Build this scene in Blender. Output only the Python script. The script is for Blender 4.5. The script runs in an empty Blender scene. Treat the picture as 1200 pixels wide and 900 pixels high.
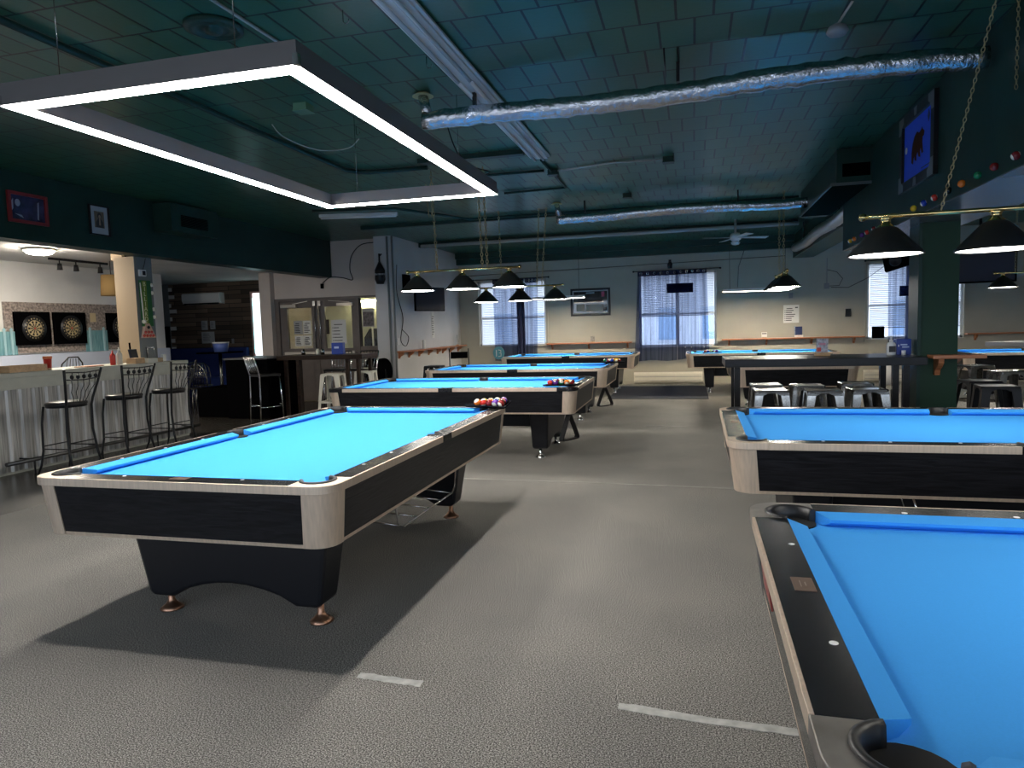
import bpy, bmesh, math, random
from mathutils import Vector, Matrix
random.seed(7)
PI = math.pi
SC = bpy.context.scene
COL = SC.collection

# ------------------------------------------------------------------ materials
MATS = {}
def _new(name):
    m = bpy.data.materials.new(name); m.use_nodes = True
    nt = m.node_tree; nt.nodes.clear()
    out = nt.nodes.new('ShaderNodeOutputMaterial')
    MATS[name] = m
    return m, nt, out
def ND(nt, t, **kw):
    n = nt.nodes.new(t)
    for k, v in kw.items():
        if k in n.inputs: n.inputs[k].default_value = v
        else: setattr(n, k, v)
    return n
def c4(c): return (c[0], c[1], c[2], 1.0)
def ramp(nt, fac, stops):
    r = nt.nodes.new('ShaderNodeValToRGB')
    el = r.color_ramp.elements
    while len(el) < len(stops): el.new(0.5)
    for e, (p, c) in zip(el, stops): e.position = p; e.color = c4(c)
    nt.links.new(fac, r.inputs[0]); return r
def pbr(name, col, rough=.5, metal=0., noise=None, bump=None, spec=.5, stretch=(1,1,1), coat=0.):
    """noise=(scale, dark factor) breaks the colour up; bump=(scale, strength)."""
    m, nt, out = _new(name); L = nt.links.new
    b = ND(nt, 'ShaderNodeBsdfPrincipled', Roughness=rough, Metallic=metal)
    b.inputs['Base Color'].default_value = c4(col)
    b.inputs['Specular IOR Level'].default_value = spec
    b.inputs['Coat Weight'].default_value = coat
    tc = ND(nt, 'ShaderNodeTexCoord'); mp = ND(nt, 'ShaderNodeMapping')
    mp.inputs['Scale'].default_value = stretch
    L(tc.outputs['Object'], mp.inputs[0])
    if noise:
        n = ND(nt, 'ShaderNodeTexNoise', Scale=noise[0], Detail=5.)
        L(mp.outputs[0], n.inputs['Vector'])
        d = noise[1]
        r = ramp(nt, n.outputs['Fac'], [(.3, tuple(x*d for x in col)), (.7, tuple(min(1, x*(2-d)) for x in col))])
        L(r.outputs[0], b.inputs['Base Color'])
    if bump:
        n2 = ND(nt, 'ShaderNodeTexNoise', Scale=bump[0], Detail=4.)
        L(mp.outputs[0], n2.inputs['Vector'])
        bp = ND(nt, 'ShaderNodeBump', Strength=bump[1], Distance=.01)
        L(n2.outputs['Fac'], bp.inputs['Height']); L(bp.outputs[0], b.inputs['Normal'])
    L(b.outputs[0], out.inputs[0])
    return m
def emit(name, col, s):
    m, nt, out = _new(name)
    e = ND(nt, 'ShaderNodeEmission', Strength=s); e.inputs[0].default_value = c4(col)
    nt.links.new(e.outputs[0], out.inputs[0]); return m
def glass(name, tint=(1,1,1), gloss=.12):
    m, nt, out = _new(name); L = nt.links.new
    t = ND(nt, 'ShaderNodeBsdfTransparent'); t.inputs[0].default_value = c4(tint)
    g = ND(nt, 'ShaderNodeBsdfGlossy', Roughness=.03)
    mx = ND(nt, 'ShaderNodeMixShader', Fac=gloss)
    L(t.outputs[0], mx.inputs[1]); L(g.outputs[0], mx.inputs[2]); L(mx.outputs[0], out.inputs[0]); return m
def sheer(name, col, see, trans=.5):
    m, nt, out = _new(name); L = nt.links.new
    t = ND(nt, 'ShaderNodeBsdfTransparent'); t.inputs[0].default_value = (.74,.82,1,1)
    sn = None
    if see > .2:
        g = ND(nt, 'ShaderNodeNewGeometry'); mp = ND(nt, 'ShaderNodeMapping'); mp.inputs['Scale'].default_value = (16, 16, .25); L(g.outputs['Position'], mp.inputs[0])
        n = ND(nt, 'ShaderNodeTexNoise', Scale=1., Detail=3.); L(mp.outputs[0], n.inputs['Vector'])
        sn = ND(nt, 'ShaderNodeMapRange'); sn.inputs[1].default_value = .3; sn.inputs[2].default_value = .7; sn.inputs[3].default_value = see*.55; sn.inputs[4].default_value = see*1.35; L(n.outputs['Fac'], sn.inputs[0])
    d = ND(nt, 'ShaderNodeBsdfDiffuse'); d.inputs[0].default_value = c4(col)
    tr = ND(nt, 'ShaderNodeBsdfTranslucent'); tr.inputs[0].default_value = c4(col)
    a = ND(nt, 'ShaderNodeMixShader', Fac=trans); b = ND(nt, 'ShaderNodeMixShader', Fac=see)
    if sn: L(sn.outputs[0], b.inputs[0])
    L(d.outputs[0], a.inputs[1]); L(tr.outputs[0], a.inputs[2]); L(a.outputs[0], b.inputs[1]); L(t.outputs[0], b.inputs[2])
    L(b.outputs[0], out.inputs[0]); return m
def wood_grain(name, c1, c2, rough=.4, scale=(1.2, 18, 18), bump=.25, spec=.5):
    m, nt, out = _new(name); L = nt.links.new
    b = ND(nt, 'ShaderNodeBsdfPrincipled', Roughness=rough); b.inputs['Specular IOR Level'].default_value = spec
    tc = ND(nt, 'ShaderNodeTexCoord'); mp = ND(nt, 'ShaderNodeMapping'); mp.inputs['Scale'].default_value = scale
    L(tc.outputs['Object'], mp.inputs[0])
    n = ND(nt, 'ShaderNodeTexNoise', Scale=2.2, Detail=6., Distortion=1.2); L(mp.outputs[0], n.inputs['Vector'])
    r = ramp(nt, n.outputs['Fac'], [(.35, c1), (.65, c2)]); L(r.outputs[0], b.inputs['Base Color'])
    bp = ND(nt, 'ShaderNodeBump', Strength=bump, Distance=.004); L(n.outputs['Fac'], bp.inputs['Height'])
    L(bp.outputs[0], b.inputs['Normal']); L(b.outputs[0], out.inputs[0]); return m
def brick(name, c1, c2, mortar, w, h, ms, rough, bump, axes='XY', offset=.5, spec=.5, shift=(0,0,0), fine=None, smooth=.0):
    m, nt, out = _new(name); L = nt.links.new
    b = ND(nt, 'ShaderNodeBsdfPrincipled', Roughness=rough); b.inputs['Specular IOR Level'].default_value = spec
    g = ND(nt, 'ShaderNodeNewGeometry'); sp = ND(nt, 'ShaderNodeSeparateXYZ'); cb = ND(nt, 'ShaderNodeCombineXYZ')
    L(g.outputs['Position'], sp.inputs[0])
    for i, a in enumerate(axes): L(sp.outputs['XYZ'.index(a)], cb.inputs[i])
    mp = ND(nt, 'ShaderNodeMapping'); mp.inputs['Location'].default_value = shift; L(cb.outputs[0], mp.inputs[0])
    br = ND(nt, 'ShaderNodeTexBrick', Scale=1., offset=offset)
    br.inputs['Color1'].default_value = c4(c1); br.inputs['Color2'].default_value = c4(c2); br.inputs['Mortar'].default_value = c4(mortar)
    br.inputs['Mortar Size'].default_value = ms; br.inputs['Mortar Smooth'].default_value = smooth
    br.inputs['Brick Width'].default_value = w; br.inputs['Row Height'].default_value = h
    L(mp.outputs[0], br.inputs['Vector'])
    L(br.outputs['Color'], b.inputs['Base Color'])
    inv = ND(nt, 'ShaderNodeMath', operation='SUBTRACT'); inv.inputs[0].default_value = 1; L(br.outputs['Fac'], inv.inputs[1])
    hgt = inv.outputs[0]
    if fine:
        n = ND(nt, 'ShaderNodeTexNoise', Scale=fine[0], Detail=4.); L(g.outputs['Position'], n.inputs['Vector'])
        ml = ND(nt, 'ShaderNodeMath', operation='MULTIPLY'); ml.inputs[1].default_value = fine[1]; L(n.outputs['Fac'], ml.inputs[0])
        ad = ND(nt, 'ShaderNodeMath', operation='ADD'); L(ml.outputs[0], ad.inputs[0]); L(inv.outputs[0], ad.inputs[1]); hgt = ad.outputs[0]
    bp = ND(nt, 'ShaderNodeBump', Strength=bump, Distance=.006); L(hgt, bp.inputs['Height']); L(bp.outputs[0], b.inputs['Normal'])
    L(b.outputs[0], out.inputs[0]); return m

def make_carpet():
    m, nt, out = _new('carpet'); L = nt.links.new
    b = ND(nt, 'ShaderNodeBsdfPrincipled', Roughness=.95); b.inputs['Specular IOR Level'].default_value = .1
    b.inputs['Sheen Weight'].default_value = .15; b.inputs['Sheen Roughness'].default_value = .5; b.inputs['Sheen Tint'].default_value = (.85,.80,.70,1)
    g = ND(nt, 'ShaderNodeNewGeometry'); mp = ND(nt, 'ShaderNodeMapping'); mp.inputs['Scale'].default_value = (1, 1.35, 1); L(g.outputs['Position'], mp.inputs[0])
    n = ND(nt, 'ShaderNodeTexNoise', Scale=165., Detail=2.5, Roughness=.8); L(mp.outputs[0], n.inputs['Vector'])
    r = ramp(nt, n.outputs['Fac'], [(.40, (.022,.021,.020)), (.5, (.140,.133,.122)), (.60, (.46,.44,.41))])
    n2 = ND(nt, 'ShaderNodeTexNoise', Scale=1.3, Detail=5.); L(g.outputs['Position'], n2.inputs['Vector'])
    r2 = ramp(nt, n2.outputs['Fac'], [(.35, (.86,.86,.86)), (.65, (1.08,1.07,1.05))])
    mx = ND(nt, 'ShaderNodeMix', data_type='RGBA', blend_type='MULTIPLY'); mx.inputs[0].default_value = 1
    L(r.outputs[0], mx.inputs[6]); L(r2.outputs[0], mx.inputs[7]); L(mx.outputs[2], b.inputs['Base Color'])
    L(b.outputs[0], out.inputs[0]); return m

carpet = make_carpet()
cloth = pbr('blue_cloth', (.050,.340,.85), .85, noise=(300, .97), spec=.15)
black_wood = wood_grain('black_wood', (.0045,.0045,.006), (.013,.013,.016), .40, (2.2, 2.2, 26), .5, .22)
rail_wood = wood_grain('rail_black', (.004,.004,.005), (.012,.012,.014), .24, (9, 9, 9), .10, .36)
ped_black = pbr('pedestal_black', (.010,.0105,.0135), .42, bump=(120, .06), spec=.3)
champ = pbr('champagne_metal', (.66,.53,.41), .46, .45, noise=(14,.9), bump=(60, .05), stretch=(6,6,.2))
worn_metal = pbr('worn_grey_metal', (.30,.275,.25), .42, .75, noise=(9, .72))
bronze = pbr('bronze', (.36,.20,.13), .34, .95, noise=(30, .8))
chrome = pbr('chrome', (.75,.75,.76), .14, 1.)
rubber = pbr('black_rubber', (.012,.012,.013), .45)
hole = pbr('pocket_dark', (.004,.004,.004), .9)
white_dot = pbr('pearl_dot', (.82,.82,.80), .3)
black_metal = pbr('black_metal', (.010,.010,.011), .38, spec=.25)
black_matte = pbr('black_matte', (.0022,.0022,.0026), .8, spec=.0)
seat_black = pbr('black_vinyl', (.012,.011,.011), .36, bump=(40, .15))
brass = pbr('brass', (.78,.58,.25), .2, 1.)
dull_brass = pbr('aged_brass_chain', (.46,.37,.21), .35, 1.)
steel = pbr('brushed_steel', (.36,.355,.34), .2, 1., noise=(14, .8))
cream_metal = pbr('cream_painted_metal', (.66,.63,.54), .4)
green_paint = pbr('green_paint', (.0135,.040,.031), .42, noise=(3, .85), bump=(14, .08), spec=.2)
ceil_tile = brick('green_ceiling_tile', (.030,.100,.064), (.036,.117,.075), (.004,.009,.007), .22, .43, .008, .30, .75,
                  shift=(.09,-.26,0), fine=(26, .13), spec=.17)
pipe_green = pbr('green_pipe_paint', (.012,.034,.028), .4, spec=.2)
wall_cream = pbr('wall_paint', (.40,.38,.315), .62, noise=(2.2, .95), bump=(70, .10))
wall_beige = pbr('beige_wall_paint', (.62,.54,.48), .7, noise=(2, .95))
wall_grey = pbr('grey_wall_texture', (.58,.575,.575), .38, noise=(1.6, .93), bump=(55, .35))
pillar_tan = pbr('tan_paint', (.36,.265,.165), .7)
pillar_grey = pbr('grey_paint', (.20,.21,.205), .65, spec=.3)
plaster = pbr('white_plaster', (.72,.71,.69), .8, noise=(1.2, .9), bump=(30,.2))
bluewhite = pbr('pale_blue_paint', (.60,.66,.80), .6)
dark_floor = wood_grain('dark_vinyl_floor', (.018,.016,.014), (.040,.036,.031), .26, (1.2, 5, 1), .08)
bar_board = pbr('grey_green_board', (.42,.42,.36), .55, noise=(6, .92))
def corrugated():
    m, nt, out = _new('weathered_corrugated_steel'); L = nt.links.new
    b = ND(nt, 'ShaderNodeBsdfPrincipled', Roughness=.5, Metallic=.55)
    g = ND(nt, 'ShaderNodeNewGeometry'); mp = ND(nt, 'ShaderNodeMapping'); mp.inputs['Scale'].default_value = (1, 17, .7)
    L(g.outputs['Position'], mp.inputs[0])
    n = ND(nt, 'ShaderNodeTexNoise', Scale=2., Detail=6.); L(mp.outputs[0], n.inputs['Vector'])
    r = ramp(nt, n.outputs['Fac'], [(.3, (.20,.195,.185)), (.52, (.40,.395,.38)), (.72, (.62,.61,.59))])
    L(r.outputs[0], b.inputs['Base Color']); L(b.outputs[0], out.inputs[0]); return m
corr = corrugated()
planks = brick('reclaimed_planks', (.045,.030,.021), (.19,.13,.092), (.004,.003,.002), .95, .105, .006, .5, .6, axes='XZY', offset=.37, fine=(18,.3))
stone = pbr('mottled_stone_panel', (.30,.25,.22), .6, noise=(26, .35), bump=(30, .6))
turq = wood_grain('turquoise_boards', (.10,.26,.30), (.22,.42,.46), .6, (14,14,1.2), .2)
shelf_wood = wood_grain('red_brown_wood', (.32,.115,.045), (.50,.20,.085), .4, (2, 14, 14), .1)
light_wood = wood_grain('light_wood', (.42,.26,.13), (.55,.36,.20), .5, (3, 12, 12), .1)
door_brown = pbr('brown_grey_door', (.135,.112,.102), .5, noise=(5, .88))
push_metal = pbr('pale_metal', (.56,.52,.46), .4, .5)
vest_cream = pbr('vestibule_cream', (.72,.72,.55), .8)
paper = pbr('white_paper', (.72,.72,.69), .7)
ink = pbr('dark_print', (.03,.03,.035), .6)
white_plastic = pbr('white_plastic', (.74,.74,.73), .4)
grey_plastic = pbr('grey_plastic', (.25,.25,.26), .5)
red_plastic = pbr('red_plastic', (.50,.035,.025), .4)
navy = pbr('navy_plastic', (.012,.022,.085), .5)
tissue_blue = pbr('blue_card', (.014,.045,.30), .45)
screen = pbr('dark_screen', (.012,.014,.026), .4, spec=.25)
foil = pbr('silver_foil', (.72,.74,.78), .22, 1., noise=(22, .8), bump=(34, 1.0))
duct_tin = pbr('ribbed_tin', (.68,.69,.70), .3, 1.)
navy_sheer = sheer('navy_sheer', (.013,.022,.09), .50, .45)
navy_dark = pbr('navy_curtain', (.010,.014,.05), .85)
blind_white = sheer('white_blind', (.80,.81,.84), .0, .5)
win_glass = glass('window_glass', (.95,.97,1), .06)
door_glass = glass('door_glass', (.93,.95,.90), .07)
pic_glass = pbr('picture_glass', (.02,.02,.022), .05, spec=.8)
frame_alu = pbr('dark_aluminium', (.20,.185,.185), .45, .3)
led = emit('led_white', (1, .96, .91), 84.)
lamp_white = emit('lamp_diffuser', (1, .95, .86), 62.)
tube_white = emit('tube_white', (1, .88, .68), 330.)
warm_tube = emit('warm_tube', (1, .88, .60), 75.)
dome_warm = emit('warm_dome', (1, .90, .76), 330.)
rattan_glow = emit('rattan_bulb', (1, .62, .25), 3.)
neon_cyan = emit('neon_cyan', (.35, .95, 1.), 3.5)
neon_pink = emit('neon_pink', (1., .35, .32), 3.)
house_white = pbr('house_siding', (.90,.91,.92), .7)
house_blue = pbr('house_window', (.35,.50,.68), .3)
asphalt = pbr('asphalt', (.20,.20,.21), .9)

# ------------------------------------------------------------------ mesh builder
class MB:
    def __init__(s): s.bm = bmesh.new()
    def quad(s, pts, mi=0):
        vs = [s.bm.verts.new(p) for p in pts]
        f = s.bm.faces.new(vs); f.material_index = mi; return f
    def box(s, x0, x1, y0, y1, z0, z1, mi=0):
        v = [s.bm.verts.new((x, y, z)) for z in (z0, z1) for y in (y0, y1) for x in (x0, x1)]
        for q in ((0,2,3,1),(4,5,7,6),(0,1,5,4),(2,6,7,3),(0,4,6,2),(1,3,7,5)):
            s.bm.faces.new([v[i] for i in q]).material_index = mi
        return s
    def hexa(s, b, t, mi=0):
        """b, t: four bottom points and four top points (both counter-clockwise)."""
        vb = [s.bm.verts.new(p) for p in b]; vt = [s.bm.verts.new(p) for p in t]
        s.bm.faces.new(vb[::-1]).material_index = mi; s.bm.faces.new(vt).material_index = mi
        for i in range(4):
            j = (i+1) % 4
            s.bm.faces.new([vb[i], vb[j], vt[j], vt[i]]).material_index = mi
        return s
    def loft(s, rings, mi=0, cap0=True, cap1=True, closed=True, smooth=False):
        R = [[s.bm.verts.new(p) for p in r] for r in rings]
        n = len(R[0])
        for a, b in zip(R, R[1:]):
            for i in range(n if closed else n-1):
                j = (i+1) % n
                f = s.bm.faces.new([a[i], a[j], b[j], b[i]]); f.material_index = mi; f.smooth = smooth
        if cap0: s.bm.faces.new(R[0][::-1]).material_index = mi
        if cap1: s.bm.faces.new(R[-1]).material_index = mi
        return s
    def prism(s, poly, z0, z1, mi=0):
        return s.loft([[(x, y, z0) for x, y in poly], [(x, y, z1) for x, y in poly]], mi)
    def lathe(s, prof, c=(0,0,0), seg=20, mi=0, cap=True, axis='z', smooth=True):
        rings = []
        for r, z in prof:
            ring = []
            for k in range(seg):
                a = 2*PI*k/seg; x, y = r*math.cos(a), r*math.sin(a)
                if axis == 'z': p = (c[0]+x, c[1]+y, c[2]+z)
                elif axis == 'y': p = (c[0]+y, c[1]+z, c[2]+x)
                else: p = (c[0]+z, c[1]+x, c[2]+y)
                ring.append(p)
            rings.append(ring)
        return s.loft(rings, mi, cap, cap, True, smooth)
    def tube(s, pts, r, seg=8, mi=0, closed=False, smooth=True):
        P = [Vector(p) for p in pts]; n = len(P); rings = []
        rr = r if isinstance(r, (list, tuple)) else [r]*n
        up = Vector((0,0,1)); prev = None
        for i, p in enumerate(P):
            a = P[i-1] if i > 0 or closed else p
            b = P[(i+1) % n] if i < n-1 or closed else p
            t = (b-a)
            if t.length < 1e-9: t = Vector((0,0,1))
            t.normalize()
            if prev is None:
                u = t.cross(up)
                if u.length < .05: u = t.cross(Vector((1,0,0)))
            else:
                u = prev - t*prev.dot(t)
                if u.length < 1e-4: u = t.cross(Vector((1,0,0)))
            u.normalize(); v = t.cross(u); prev = u
            rings.append([p + (u*math.cos(2*PI*k/seg) + v*math.sin(2*PI*k/seg))*rr[i] for k in range(seg)])
        if closed: rings.append(rings[0][:])
        return s.loft(rings, mi, not closed, not closed, True, smooth)
    def bar(s, p0, p1, w, h, mi=0):
        """straight bar of rectangular section, h measured along the up-most normal."""
        a, b = Vector(p0), Vector(p1); t = (b-a).normalized()
        u = t.cross(Vector((0,0,1)))
        if u.length < .05: u = Vector((1,0,0))
        u.normalize(); v = u.cross(t).normalized()
        q = [(-w/2,-h/2),(w/2,-h/2),(w/2,h/2),(-w/2,h/2)]
        return s.loft([[a+u*x+v*y for x, y in q], [b+u*x+v*y for x, y in q]], mi)
    def sphere(s, c, r, seg=14, rings=9, mi=0, sz=1., band=None):
        R = []
        for i in range(1, rings):
            a = PI*i/rings
            R.append([s.bm.verts.new((c[0]+r*math.sin(a)*math.cos(2*PI*k/seg), c[1]+r*math.sin(a)*math.sin(2*PI*k/seg), c[2]-r*sz*math.cos(a))) for k in range(seg)])
        lo = s.bm.verts.new((c[0],c[1],c[2]-r*sz)); hi = s.bm.verts.new((c[0],c[1],c[2]+r*sz))
        fs = []
        for k in range(seg):
            j = (k+1) % seg
            fs.append(s.bm.faces.new([lo, R[0][j], R[0][k]])); fs.append(s.bm.faces.new([hi, R[-1][k], R[-1][j]]))
            for a, b in zip(R, R[1:]): fs.append(s.bm.faces.new([a[k], a[j], b[j], b[k]]))
        for f in fs:
            f.smooth = True; f.material_index = mi
            if band is not None:
                z = sum(v.co.z for v in f.verts)/len(f.verts) - c[2]
                if abs(z) > band*r: f.material_index = 1 - mi
        return s
    def disc(s, c, r, seg=20, mi=0, flip=False):
        vs = [s.bm.verts.new((c[0]+r*math.cos(2*PI*k/seg), c[1]+r*math.sin(2*PI*k/seg), c[2])) for k in range(seg)]
        s.bm.faces.new(vs[::-1] if flip else vs).material_index = mi; return s
    def build(s, name, mats, parent=None, loc=None, rotz=None, bevel=None, recalc=True, smooth_angle=None):
        if recalc: bmesh.ops.recalc_face_normals(s.bm, faces=s.bm.faces[:])
        me = bpy.data.meshes.new(name); s.bm.to_mesh(me); s.bm.free()
        for m in (mats if isinstance(mats, (list, tuple)) else [mats]): me.materials.append(m)
        o = bpy.data.objects.new(name, me); COL.objects.link(o)
        if parent is not None: o.parent = parent
        if loc is not None: o.location = loc
        if rotz is not None: o.rotation_euler[2] = rotz
        if bevel:
            b = o.modifiers.new('bevel', 'BEVEL'); b.width = bevel; b.segments = 2; b.limit_method = 'ANGLE'; b.angle_limit = .6
        return o

def tag(o, label, cat, group=None):
    o['label'] = label; o['category'] = cat
    if group: o['group'] = group
    return o
def thing(name, label, cat, loc=(0,0,0), rotz=0., group=None):
    o = bpy.data.objects.new(name, None); COL.objects.link(o)
    o.empty_display_size = .1; o.location = loc; o.rotation_euler[2] = rotz
    return tag(o, label, cat, group)
def struct(o): o['kind'] = 'structure'; return o
KIDS = {}
def kids(o): return [c for c in COL.objects if c.parent == o]
def dup(o, parent=None, loc=None, rotz=None, label=None, group=None):
    c = o.copy(); COL.objects.link(c)
    if parent is not None: c.parent = parent
    if loc is not None: c.location = loc
    if rotz is not None: c.rotation_euler[2] = rotz
    if label: c['label'] = label
    if group: c['group'] = group
    for ch in kids(o): dup(ch, c)
    return c
def slot(o, m):
    o.material_slots[0].link = 'OBJECT'; o.material_slots[0].material = m
def rr(hx, hy, r, n=6, z=0.):
    pts = []
    for cx, cy, a0 in ((hx-r, hy-r, 0), (-hx+r, hy-r, 90), (-hx+r, -hy+r, 180), (hx-r, -hy+r, 270)):
        for k in range(n+1):
            a = math.radians(a0 + 90*k/n); pts.append((cx+r*math.cos(a), cy+r*math.sin(a), z))
    return pts
WORLD = 4.8
# ------------------------------------------------------------------ the setting
CZ = 3.3
def slab(name, x0, x1, y0, y1, z0, z1, m):
    return struct(MB().box(x0, x1, y0, y1, z0, z1).build(name, m))
slab('floor', -5.6, 8.3, -2.7, 17., -.1, 0, carpet)
slab('floor_bar', -14.2, -5.6, -2.7, 17., -.1, 0, dark_floor)
slab('ceiling', -7.45, 8.3, -2.7, 17., CZ, CZ+.1, ceil_tile)
slab('ceiling_bar', -14.2, -7.45, -2.7, 14.7, 2.72, 2.82, plaster)
slab('trim_1', -7.45, -7.17, -2.7, 12.95, 2.56, CZ, green_paint)          # long green beam over the bar
slab('trim_2', 1.9, 2.56, -2.7, 10.0, 2.32, CZ, green_paint)              # long green beam on the right
struct(MB().box(1.905, 2.555, -2.7, 9.995, 2.314, 2.32).build('trim_3', pbr('pale_gloss_underside', (.15,.165,.185), .25)))
slab('trim_4', 2.16, 2.58, 10.0, 16.75, 2.80, CZ, green_paint)            # its continuation
slab('trim_5', -5.73, 2.16, 16.6, 16.75, 3.02, CZ, green_paint)           # header on the far wall
slab('trim_6', 1.55, 1.9, 8.5, 11.2, 2.93, CZ, green_paint)               # boxed chase beside the beam

def wall_with_holes(name, x0, x1, y0, y1, z1, holes, m, z0=0.):
    mb = MB(); x = x0
    for a, b, lo, hi in sorted(holes):
        mb.box(x, a, y0, y1, z0, z1); mb.box(a, b, y0, y1, z0, lo); mb.box(a, b, y0, y1, hi, z1); x = b
    mb.box(x, x1, y0, y1, z0, z1)
    return struct(mb.build(name, m))
W1, W2, W3 = (-5.22, -3.50, .98, 2.60), (-1.24, .52, .88, 2.62), (3.68, 5.56, .95, 2.62)
wall_with_holes('wall_back', -6.1, 8.3, 16.75, 16.95, CZ, [W1, W2, W3], wall_cream)
slab('wall_left', -6.10, -5.73, 12.72, 16.75, 0, CZ, wall_grey)
slab('wall_right', 8.1, 8.3, -2.7, 16.75, 0, CZ, wall_cream)
FW = [(-12.5, -9.6, .7, 2.5), (-6.9, -3.9, .6, 2.7), (-3.3, -.3, .6, 2.7), (.5, 3.5, .6, 2.7), (4.4, 7.4, .6, 2.7)]
wall_with_holes('wall_front', -14.2, 8.3, -2.7, -2.5, CZ, FW, wall_cream)
# entrance wall with its two leaves, side light and the lobby behind
mb = MB(); mb.box(-8.56, -6.08, 13.0, 13.14, 2.17, CZ); struct(mb.build('wall_entrance', wall_beige))
slab('wall_pillar', -8.82, -8.56, 12.85, 14.5, 0, CZ, wall_beige)
slab('wall_wood', -12.50, -8.82, 14.5, 14.6, 0, 2.72, planks)
mb = MB()
for k, (z, w) in enumerate(((2.55,.10),(2.37,.16),(2.16,.05),(2.02,.20),(1.83,.06),(1.6,.16),(1.3,.1),(1.1,.12))): mb.box(-12.5, -12.5+w, 14.485, 14.5, z, z+.09)
struct(mb.build('trim_7', plaster))
slab('wall_grey', -14.2, -12.5, 14.5, 14.6, 0, 2.72, pillar_grey)
slab('wall_far_left', -14.2, -14.05, -2.7, 14.5, 0, 2.72, pillar_grey)
slab('wall_bar', -10.7, -10.5, -2.7, 12.0, 0, 2.72, plaster)
struct(MB().box(-10.5, -10.40, -2.5, 12.0, 0, 1.22).build('trim_8', bluewhite))
slab('wall_lobby', -8.56, -6.08, 14.45, 14.5, 0, CZ, vest_cream)
slab('wall_lobby_right', -6.10, -6.05, 13.14, 14.45, 0, CZ, vest_cream)
slab('ceiling_lobby', -8.56, -6.08, 13.14, 14.45, 2.6, 2.65, vest_cream)

def door(n, x0, x1, hinge, gx0, gx1, gz0, gz1):
    d = MB(); y0, y1 = 13.02, 13.08
    d.box(x0, gx0, y0, y1, .02, 2.11); d.box(gx1, x1, y0, y1, .02, 2.11); d.box(gx0, gx1, y0, y1, .02, gz0); d.box(gx0, gx1, y0, y1, gz1, 2.11)
    o = struct(d.build('door_%d' % n, door_brown, bevel=.004))
    g = MB().box(gx0, gx1, 13.045, 13.055, gz0, gz1).build('door_glass', door_glass, o)
    p = MB().box(x0+.10, x1-.06, 12.95, 12.985, .99, 1.05); p.box(x0+.12, x0+.18, 12.985, 13.02, .99, 1.05); p.box(x1-.16, x1-.10, 12.985, 13.02, .99, 1.05)
    p.build('push_bar', push_metal, o, bevel=.004)
    c = MB(); xc = x0+.05 if hinge < 0 else x1-.42
    c.box(xc, xc+.36, 12.95, 13.02, 1.98, 2.04); c.bar((xc+.3, 12.94, 2.05), (xc+.62 if hinge < 0 else xc-.2, 12.99, 2.10), .02, .01)
    c.build('door_closer', push_metal, o)
    xv = x1-.05 if hinge < 0 else x0+.05
    r = MB().tube([(xv, 12.985, 1.05), (xv, 12.985, 2.04)], .011); r.box(xv-.03, xv+.03, 12.97, 13.02, 2.0, 2.1)
    r.build('vertical_rod', chrome, o)
    return o
door(1, -8.46, -7.58, -1, -8.29, -7.72, 1.12, 1.97)
door(2, -7.56, -6.68, 1, -7.42, -6.80, 1.11, 1.98)
fr = MB()
fr.box(-8.56, -8.46, 12.98, 13.12, 0, 2.17); fr.box(-6.68, -6.62, 12.98, 13.12, 0, 2.17); fr.box(-6.22, -6.08, 12.98, 13.12, 0, 2.17)
fr.box(-8.46, -6.68, 12.98, 13.12, 2.11, 2.17); fr.box(-6.62, -6.22, 12.98, 13.12, 2.13, 2.17); fr.box(-6.62, -6.22, 13.0, 13.1, 0, 1.14)
o = struct(fr.build('window_4', door_brown)); MB().box(-6.62, -6.22, 13.045, 13.055, 1.14, 2.13).build('pane', door_glass, o)

# far wall windows: sashes, panes and sills
def window(n, W, split):
    x0, x1, lo, hi = W; f = MB(); t = .05
    for a, b in ((x0, x0+t), (x1-t, x1)): f.box(a, b, 16.80, 16.88, lo, hi)
    f.box(x0, x1, 16.80, 16.88, lo, lo+t); f.box(x0, x1, 16.80, 16.88, hi-t, hi); f.box(x0+t, x1-t, 16.81, 16.87, (lo+hi)/2-.13, (lo+hi)/2-.08)
    for s in split: f.box(s-.04, s+.04, 16.80, 16.88, lo, hi)
    o = struct(f.build('window_%d' % n, white_plastic))
    MB().box(x0+t, x1-t, 16.835, 16.845, lo+t, hi-t).build('pane', win_glass, o)
    c = MB(); c.box(x0-.05, x0, 16.735, 16.75, lo-.05, hi+.05); c.box(x1, x1+.05, 16.735, 16.75, lo-.05, hi+.05); c.box(x0, x1, 16.735, 16.75, hi, hi+.05)
    c.box(x0-.05, x1+.05, 16.70, 16.75, lo-.04, lo); c.build('window_casing', wall_cream, o)
window(1, W1, [-4.12]); window(2, W2, [-.36]); window(3, W3, [4.5])
for k, (x0, x1, lo, hi) in enumerate(FW):
    f = MB(); t = .06
    for a in (x0, (x0+x1)/2-t/2, x1-t): f.box(a, a+t, -2.64, -2.56, lo, hi)
    f.box(x0, x1, -2.64, -2.56, lo, lo+t); f.box(x0, x1, -2.64, -2.56, hi-t, hi)
    o = struct(f.build('window_%d' % (k+6), frame_alu))
    MB().box(x0+t, x1-t, -2.605, -2.595, lo+t, hi-t).build('pane', win_glass, o)
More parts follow.
